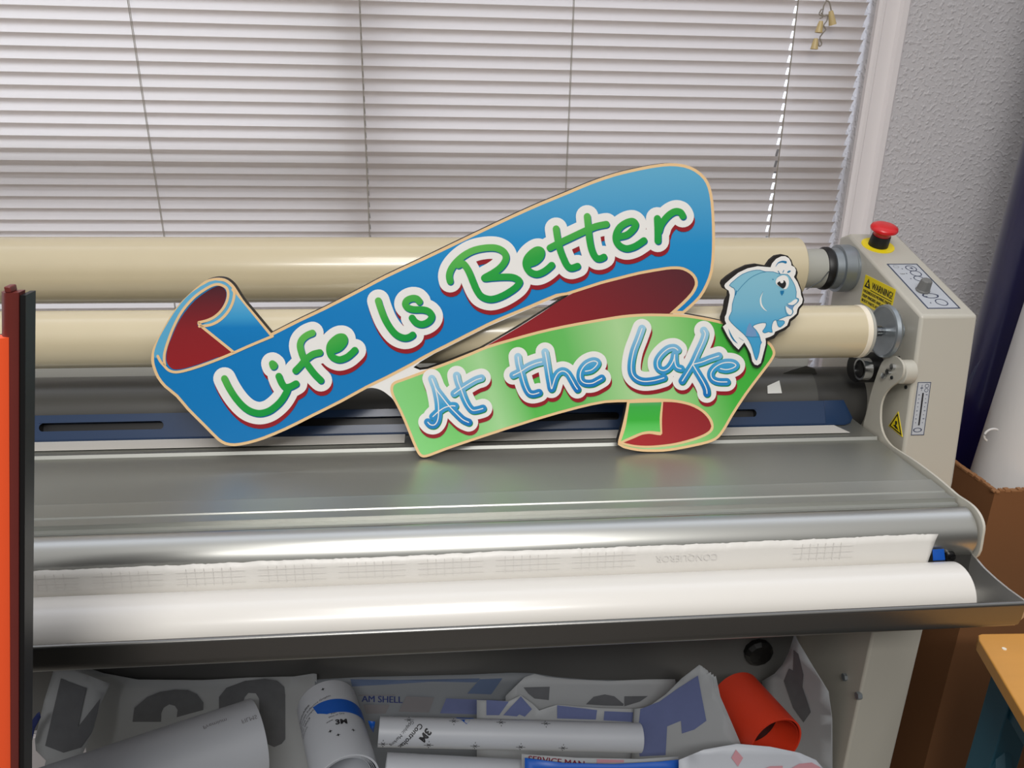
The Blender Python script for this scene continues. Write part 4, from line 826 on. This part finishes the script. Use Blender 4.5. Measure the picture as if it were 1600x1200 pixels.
# small wooden topped table, lower right
tz = -0.655
A1 = at_plane(1524, 990, V(0, 0, tz), Vector((0, 0, 1))); A2 = at_plane(1600, 989, V(0, 0, tz), Vector((0, 0, 1))); A3 = at_plane(1600, 1118, V(0, 0, tz), Vector((0, 0, 1)))
e1 = (A2 - A1).normalized(); e2 = (A3 - A1).normalized()
stl = thing('side_table', 'small wooden topped table with teal legs at the lower right', 'table', Vector((A1.x + 0.2, A1.y - 0.2, 0)))
def rc(a, b): return A1 + e1 * a + e2 * b
Wt, Dt = 0.42, 0.40
rim = [rc(0.004, 0.0), rc(Wt, 0), rc(Wt, Dt), rc(0, Dt), rc(0, 0.006)]
top = [rc(0.010, 0.0), rc(Wt, 0), rc(Wt, Dt), rc(0, Dt), rc(0, 0.012), rc(0.003, 0.003)]
MB().extrude(top, (0, 0, -0.018)).build('table_top', 'wood_top', stl, smooth=False, bevel=0.002)
p = rc(0.026, 0.045) ; p = at_plane(1569, 1014, V(0, 0, tz), Vector((0, 0, 1))); MB().cyl(p, p + Vector((0, 0, 0.0008)), 0.0028, 14).build('screw_cap', 'film_edge', stl)
def leg(a, b):
    c = rc(a, b); m = MB(); w = 0.020
    m.box(Vector((c.x - w, c.y - w, 0)), Vector((c.x + w, c.y + w, tz + H - 0.018))); m.build('leg', 'teal_paint', stl, bevel=0.002)
for a_, b2 in ((0.05, 0.04), (Wt - 0.05, 0.04), (0.05, Dt - 0.04), (Wt - 0.05, Dt - 0.04)): leg(a_, b2)
m = MB()
for (p, q) in ((rc(0.05, 0.04), rc(Wt - 0.05, 0.04)), (rc(0.05, 0.04), rc(0.05, Dt - 0.04))):
    d_v = (q - p).normalized(); nrm = Vector((-d_v.y, d_v.x, 0)) * 0.009
    m.extrude([p - nrm - Vector((0, 0, 0.018)), q - nrm - Vector((0, 0, 0.018)), q + nrm - Vector((0, 0, 0.018)), p + nrm - Vector((0, 0, 0.018))], (0, 0, -0.07))
m.build('apron', 'teal_paint', stl, smooth=False)
p, q = rc(0.05, 0.04) - Vector((0, 0, 0.14)), rc(0.05, Dt - 0.04) - Vector((0, 0, 0.60))
MB().tube([p, q], 0.014, 8).build('brace', 'teal_paint', stl)

# ================================================================== PAPERS AND ROLLS UNDER THE TRAY
def bend_fn(y0, lean=0.0, amp=0.0, fx=0.008, ph=0.0, zref=-0.9):
    return lambda px, py: y0 + lean * (py - 1100) / 100.0 + amp * math.sin((px) * fx + ph)
def sheet(name, label, outline_px, yf, matn, shapes=(), group=None, res=18, cat='sheet', thick=0.0004, extra_text=None, layers=1):
    def P(p, off=0.0): return at_y(p[0], p[1], yf(p[0], p[1]) - off)
    def fill(poly, off, m, mi, res=res):
        xs = [p[0] for p in poly]; ys = [p[1] for p in poly]; pts = [Vector(p) for p in poly]; n = len(pts)
        gx = int((max(xs) - min(xs)) / res); gy = int((max(ys) - min(ys)) / res)
        for i in range(1, gx + 1):
            for j in range(1, gy + 1): pts.append(Vector((min(xs) + i * res + 0.13 * (j % 2), min(ys) + j * res + 0.07 * (i % 3))))
        vo, eo, fo_, *_ = delaunay_2d_cdt(pts, [(i, (i + 1) % n) for i in range(n)], [list(range(n))], 1, 1e-4)
        m.add([P((v.x, v.y), off) for v in vo], [tuple(f) for f in fo_], mi)
    m = MB(); mats = [matn]
    for k in range(layers): fill([(x + 4 * k, y + 3 * k) for x, y in outline_px], -0.002 * k, m, 0)
    obj = m.build(name, matn, None, angle=60, recalc=False)
    s_ = obj.modifiers.new('thickness', 'SOLIDIFY'); s_.thickness = thick; s_.offset = 0
    tag(obj, label, cat, group); ORIGIN[obj.name] = Vector((0, 0, 0))
    if shapes or extra_text:
        m = MB(); mats = []
        for poly, mt in shapes:
            m1 = MB(); fill(poly, 0.0016, m1, 0); m1.build('cut_letter', mt, obj, smooth=False, recalc=False)
        if extra_text:
            for (s2, size, o, ux_, uy_, mt) in extra_text:
                if mt not in mats: mats.append(mt)
                put_text(m, s2, size, lambda u, v: P((o[0] + ux_[0] * u + uy_[0] * v, o[1] + ux_[1] * u + uy_[1] * v), 0.0013), mats.index(mt))
                put_text(m, s2, size, lambda u, v: P((o[0] + 0.55 + ux_[0] * u + uy_[0] * v, o[1] + ux_[1] * u + uy_[1] * v), 0.0014), mats.index(mt))
            m.build('printed_words', mats, obj, smooth=False, recalc=False)
    return obj
z1 = lambda pts: [(x / 3.478, 1000 + y / 3.478) for x, y in pts]
z4 = lambda pts: [(400 + x / 4, 1020 + y / 4) for x, y in pts]
z5 = lambda pts: [(760 + x / 4, 1000 + y / 4) for x, y in pts]
z6 = lambda pts: [(1080 + x / 3.077, 960 + y / 3.077) for x, y in pts]
# back sheets
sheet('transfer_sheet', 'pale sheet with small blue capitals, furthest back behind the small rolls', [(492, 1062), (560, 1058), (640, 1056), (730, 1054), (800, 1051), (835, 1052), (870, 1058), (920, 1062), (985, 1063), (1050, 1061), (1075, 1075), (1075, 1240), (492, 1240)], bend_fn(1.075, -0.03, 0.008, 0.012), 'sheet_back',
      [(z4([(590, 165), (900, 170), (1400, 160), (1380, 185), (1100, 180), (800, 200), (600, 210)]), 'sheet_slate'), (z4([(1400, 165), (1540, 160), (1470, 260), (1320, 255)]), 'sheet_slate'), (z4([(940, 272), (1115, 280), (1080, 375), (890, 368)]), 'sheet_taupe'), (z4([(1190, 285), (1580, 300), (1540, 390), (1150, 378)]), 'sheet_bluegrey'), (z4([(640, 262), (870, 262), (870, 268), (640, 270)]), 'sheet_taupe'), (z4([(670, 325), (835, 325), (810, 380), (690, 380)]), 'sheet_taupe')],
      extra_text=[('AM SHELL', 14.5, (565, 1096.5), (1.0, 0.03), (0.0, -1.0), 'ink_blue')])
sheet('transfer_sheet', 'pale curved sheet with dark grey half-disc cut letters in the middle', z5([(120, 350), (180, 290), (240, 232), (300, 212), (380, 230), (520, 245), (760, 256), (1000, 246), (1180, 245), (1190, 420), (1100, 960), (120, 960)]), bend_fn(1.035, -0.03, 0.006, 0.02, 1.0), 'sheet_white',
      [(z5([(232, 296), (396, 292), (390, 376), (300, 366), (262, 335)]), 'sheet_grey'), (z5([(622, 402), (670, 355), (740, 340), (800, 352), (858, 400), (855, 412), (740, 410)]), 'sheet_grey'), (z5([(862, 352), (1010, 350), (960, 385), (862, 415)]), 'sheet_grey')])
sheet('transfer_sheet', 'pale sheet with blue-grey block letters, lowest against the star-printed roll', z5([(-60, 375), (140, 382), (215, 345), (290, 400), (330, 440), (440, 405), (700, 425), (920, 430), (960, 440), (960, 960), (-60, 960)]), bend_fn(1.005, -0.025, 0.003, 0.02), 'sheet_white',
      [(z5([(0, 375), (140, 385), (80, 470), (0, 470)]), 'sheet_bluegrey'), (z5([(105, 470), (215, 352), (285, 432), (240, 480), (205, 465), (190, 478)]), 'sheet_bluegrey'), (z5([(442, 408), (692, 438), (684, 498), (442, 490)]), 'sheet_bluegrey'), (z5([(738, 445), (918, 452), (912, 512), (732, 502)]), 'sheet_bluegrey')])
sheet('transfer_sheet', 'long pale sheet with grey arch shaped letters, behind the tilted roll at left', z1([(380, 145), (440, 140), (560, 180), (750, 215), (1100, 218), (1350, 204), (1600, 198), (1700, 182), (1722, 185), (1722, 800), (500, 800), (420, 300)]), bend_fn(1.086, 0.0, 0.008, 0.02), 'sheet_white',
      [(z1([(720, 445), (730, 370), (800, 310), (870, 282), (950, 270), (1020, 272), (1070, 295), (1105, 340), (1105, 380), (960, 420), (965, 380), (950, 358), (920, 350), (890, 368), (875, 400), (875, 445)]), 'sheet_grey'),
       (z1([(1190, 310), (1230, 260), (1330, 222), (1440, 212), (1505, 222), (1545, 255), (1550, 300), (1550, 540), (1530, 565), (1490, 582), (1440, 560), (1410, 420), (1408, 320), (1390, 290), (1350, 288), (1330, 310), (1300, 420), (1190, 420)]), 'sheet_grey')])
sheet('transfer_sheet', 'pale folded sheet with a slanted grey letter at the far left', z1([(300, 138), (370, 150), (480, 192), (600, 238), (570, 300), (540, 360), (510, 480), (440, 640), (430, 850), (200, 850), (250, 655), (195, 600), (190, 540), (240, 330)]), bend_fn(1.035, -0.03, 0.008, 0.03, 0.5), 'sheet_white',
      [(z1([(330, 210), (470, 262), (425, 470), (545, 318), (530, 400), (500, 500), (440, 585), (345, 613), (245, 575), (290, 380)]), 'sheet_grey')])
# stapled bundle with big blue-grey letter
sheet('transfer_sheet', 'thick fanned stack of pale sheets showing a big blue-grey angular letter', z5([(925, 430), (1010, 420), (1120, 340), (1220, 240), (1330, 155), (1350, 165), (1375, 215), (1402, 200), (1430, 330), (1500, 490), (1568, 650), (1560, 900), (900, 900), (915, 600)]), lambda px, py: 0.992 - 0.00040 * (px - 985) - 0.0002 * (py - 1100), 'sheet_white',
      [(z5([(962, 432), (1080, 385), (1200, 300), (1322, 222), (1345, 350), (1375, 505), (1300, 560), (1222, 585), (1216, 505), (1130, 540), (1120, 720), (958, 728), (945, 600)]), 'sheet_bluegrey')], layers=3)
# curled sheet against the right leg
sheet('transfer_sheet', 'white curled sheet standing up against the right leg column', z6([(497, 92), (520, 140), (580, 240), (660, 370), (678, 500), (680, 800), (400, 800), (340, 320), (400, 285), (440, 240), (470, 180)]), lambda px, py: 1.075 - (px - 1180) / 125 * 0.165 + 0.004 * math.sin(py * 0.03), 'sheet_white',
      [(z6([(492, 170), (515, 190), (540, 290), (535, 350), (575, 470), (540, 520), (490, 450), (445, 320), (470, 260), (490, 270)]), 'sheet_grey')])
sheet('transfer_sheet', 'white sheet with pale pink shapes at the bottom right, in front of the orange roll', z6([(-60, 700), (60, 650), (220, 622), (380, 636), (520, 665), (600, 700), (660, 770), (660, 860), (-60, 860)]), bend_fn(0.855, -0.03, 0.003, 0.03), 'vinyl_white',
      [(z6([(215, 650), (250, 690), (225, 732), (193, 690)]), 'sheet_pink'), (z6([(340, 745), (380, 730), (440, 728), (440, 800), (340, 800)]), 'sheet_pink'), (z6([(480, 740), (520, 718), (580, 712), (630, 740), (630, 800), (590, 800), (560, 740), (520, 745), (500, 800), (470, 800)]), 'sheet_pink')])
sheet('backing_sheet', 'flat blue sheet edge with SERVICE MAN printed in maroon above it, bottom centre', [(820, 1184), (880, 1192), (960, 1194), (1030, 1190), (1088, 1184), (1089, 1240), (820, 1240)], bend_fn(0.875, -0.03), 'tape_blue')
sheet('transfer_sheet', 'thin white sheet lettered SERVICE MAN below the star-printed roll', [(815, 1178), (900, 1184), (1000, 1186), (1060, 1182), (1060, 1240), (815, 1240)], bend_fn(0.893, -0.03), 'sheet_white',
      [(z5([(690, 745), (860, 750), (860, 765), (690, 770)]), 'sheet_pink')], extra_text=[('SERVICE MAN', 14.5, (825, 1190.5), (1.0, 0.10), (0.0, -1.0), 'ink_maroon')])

def bottom_roll(name, label, pa, ya, pb, yb, r, matn, inner=0.6, wall=0.003, group=None, layers=1):
    a = at_y(pa[0], pa[1], ya); b = at_y(pb[0], pb[1], yb)
    t = thing(name, label, 'roll', (a + b) / 2 - Vector((0, 0, r)), group); L = (b - a).length
    prf = [(0, r - wall), (0.0006, r), (L - 0.0006, r), (L, r - wall)]
    m = MB(); m.lathe(a, b - a, [(0, r - wall), (0, r), (L, r), (L, r - wall)], 56, close=True)
    for k in range(layers): rr = r - wall - 0.0025 * (k + 1); m.lathe(a, b - a, [(0.002 * (k + 1), rr - 0.0005), (0.002 * (k + 1), rr), (L - 0.002 * (k + 1), rr), (L - 0.002 * (k + 1), rr - 0.0005)], 48, close=True)
    m.build('winding', matn, t)
    d = (b - a).normalized()
    vdir = ((a + b) / 2 - EYE).normalized(); side = d.cross(vdir).normalized(); front = side.cross(d).normalized()      # front points to the viewer side
    if front.dot(vdir) > 0: front = -front
    up = d.cross(front).normalized()
    if up.z < 0: up = -up
    def on(u, ang, off=0.0006):
        """u along the axis from a (metres), ang around from the viewer-facing line towards up"""
        return a + d * u + (front * math.cos(ang) + up * math.sin(ang)) * (r + off)
    return t, on, L, r
def star(m, on, u, ang, r, s_=0.0075, mi=0, off=0.0008):
    for k in range(4):
        c, s2 = math.cos(k * PI / 4), math.sin(k * PI / 4); l = s_ * (1 if k % 2 == 0 else 0.55); w = 0.00045
        pts_ = [(-l * c - w * s2, -l * s2 + w * c), (l * c - w * s2, l * s2 + w * c), (l * c + w * s2, l * s2 - w * c), (-l * c + w * s2, -l * s2 - w * c)]
        m.add([on(u + x, ang + y / r, off) for x, y in pts_], [(0, 1, 2, 3)], mi)
def roll_text(m, on, r, s_, size, u0, a0, rotd, mi=0, extra=0.0, mirror=1):
    vs, fs = text_geo(s_, size, extra=extra); c, s2 = math.cos(math.radians(rotd)), math.sin(math.radians(rotd))
    m.add([on(u0 + (x * mirror) * c - y * s2, a0 + ((x * mirror) * s2 + y * c) / r, 0.0009) for x, y in vs], fs, mi)

# star printed horizontal roll
t, on, L, r = bottom_roll('masking_roll', 'white star-printed vinyl roll lying level in the middle under the tray', (592, 1143), 0.955, (1000, 1153), 0.955, 0.0225, 'vinyl_white', layers=1)
m = MB()
for k, u in enumerate((0.045, 0.115, 0.19, 0.262)): star(m, on, u, 0.85, r)
for k, u in enumerate((0.008, 0.078, 0.150, 0.222, 0.290)): star(m, on, u, -0.85, r)
m.build('star_marks', 'ink_black', t, smooth=False, recalc=False); m = MB()
roll_text(m, on, r, '3M', 0.015, 0.073, 0.30, -125, extra=0.0007); roll_text(m, on, r, 'Controltac', 0.011, 0.062, 0.62, -130, extra=0.0002); roll_text(m, on, r, 'Graphic Marking', 0.0075, 0.050, 0.80, -130)
m.build('roll_print', 'ink_black', t, smooth=False, recalc=False)
m = MB(); u0 = 0.118; m.add([on(u0, 1.45), on(u0 + 0.030, 1.45), on(u0 + 0.022, 0.95), on(u0 + 0.017, 0.62), on(u0 + 0.010, 0.95)], [(0, 1, 2, 3, 4)]); m.build('tape_strip', 'tape_blue', t, smooth=False, recalc=False)
# short upright roll with blue tape
t, on, L, r = bottom_roll('masking_roll', 'short white roll standing on end with a blue tape band round it', (511, 1102), 1.02, (542, 1222), 0.86, 0.0475, 'vinyl_white', layers=3)
m = MB(); roll_text(m, on, r, '3M', 0.014, 0.103, 0.10, 86, extra=0.0006)
for s_, uu, aa, sz in (('Scotchlite', 0.040, -1.25, 0.0085), ('Removable Reflective Graphic', 0.049, -1.28, 0.0058), ('Film with Comply', 0.057, -1.28, 0.0058), ('Series 680CR', 0.065, -1.28, 0.0058), ('Adhesive', 0.073, -1.25, 0.0058), ('www', 0.094, -0.15, 0.005), ('Wet or Dry', 0.086, -0.05, 0.005), ('Film', 0.080, 0.05, 0.005)):
    roll_text(m, on, r, s_, sz, uu, aa, 98)
m.build('printed_words', 'ink_black', t, smooth=False, recalc=False); m = MB()
for uu, aa in ((0.018, 0.0), (0.118, 0.6), (0.112, -0.1), (0.125, 0.1)): star(m, on, uu, aa, r, 0.003)
m.build('roll_print', 'ink_black', t, smooth=False, recalc=False)
m = MB(); n = 26; vs = []
for k in range(n + 1):
    an = -0.35 + 1.85 * k / n; ed = 0.006 * (1 if k == n else 0)
    tip = 0.010 * max(0.0, 1 - k / 4.0); vs += [on(0.046 + 0.004 * math.sin(an), an - 0.10 * (k == 0), 0.0010), on(0.076 + 0.003 * math.sin(an * 2) - tip, an, 0.0010)]
m.add(vs, [(2 * k, 2 * k + 2, 2 * k + 3, 2 * k + 1) for k in range(n)]); m.build('tape_band', 'tape_blue', t, smooth=True, recalc=False)
# large tilted roll at left
t, on, L, r = bottom_roll('masking_roll', 'large plain white roll tilted down to the left, faint print on its surface', (402, 1152), 1.02, (30, 1285), 0.86, 0.062, 'vinyl_white', layers=2)
m = MB(); roll_text(m, on, r, 'Premium', 0.010, 0.085, 0.75, 180); roll_text(m, on, r, 'FILMS', 0.010, 0.03, 0.55, 180)
roll_text(m, on, r, 'Premium', 0.010, 0.25, 0.45, 180)
m.build('roll_print', 'sheet_taupe', t, smooth=False, recalc=False)
m = MB(); m.add([on(0.165, -0.30), on(0.205, -0.42), on(0.200, 0.05), on(0.192, 0.30), on(0.175, 0.0)], [(0, 1, 2, 3, 4)]); m.build('tape_strip', 'tape_blue', t, smooth=False, recalc=False)
# plain roll at the bottom
t, on, L, r = bottom_roll('masking_roll', 'plain white roll at the bottom edge below the star-printed roll', (602, 1206), 0.885, (822, 1217), 0.885, 0.0265, 'vinyl_white', layers=1)
# blue tape roll piece behind
sheet('tape_piece', 'small blue tape flag sticking out between the two short white rolls', z4([(700, 425), (745, 430), (735, 500), (715, 470)]), bend_fn(0.965, 0), 'tape_blue', cat='tape', res=30)
sheet('plastic_scrap', 'crumpled dark blue film scrap at the far left under the tray', z1([(140, 560), (150, 470), (200, 400), (215, 390), (222, 420), (190, 480), (170, 570)]), bend_fn(1.0, 0), 'ink_blue', cat='scrap', res=8)
# orange vinyl roll
t, on, L, r = bottom_roll('orange_roll', 'bright orange-red vinyl roll lying angled at the right under the tray', (1148, 1088), 1.015, (1212, 1162), 0.905, 0.0480, 'orange_vinyl', layers=1)
a_, b_2 = at_y(1148, 1088, 1.015), at_y(1212, 1162, 0.905); q = b_2 - (b_2 - a_).normalized() * 0.05; MB().lathe(q, a_ - b_2, [(0, 0), (0, 0.040)], 40).build('dark_inside', 'black', t)
# round black cap on the cross member
p = at_y(1190, 1028, 1.08); MB().lathe(p + Vector((0, 0.03, 0)), Vector((0, -1, 0)), [(0, 0), (0, 0.026), (0.02, 0.026), (0.026, 0.020), (0.028, 0)], 12).build('roller_cap', 'black', lam, smooth=False)

# ---- groups of repeats
for o in C.objects:
    if o.parent is None and 'label' in o:
        base = o.name.split('.')[0]
        g = {'transfer_sheet': 'lettered transfer sheets under the tray', 'masking_roll': 'white rolls under the tray', 'vinyl_roll': 'beige film rolls on the laminator', 'paper_strip': 'white paper strips along the blue bar', 'tape_piece': 'small blue tape pieces'}.get(base)
        if g: o['group'] = g
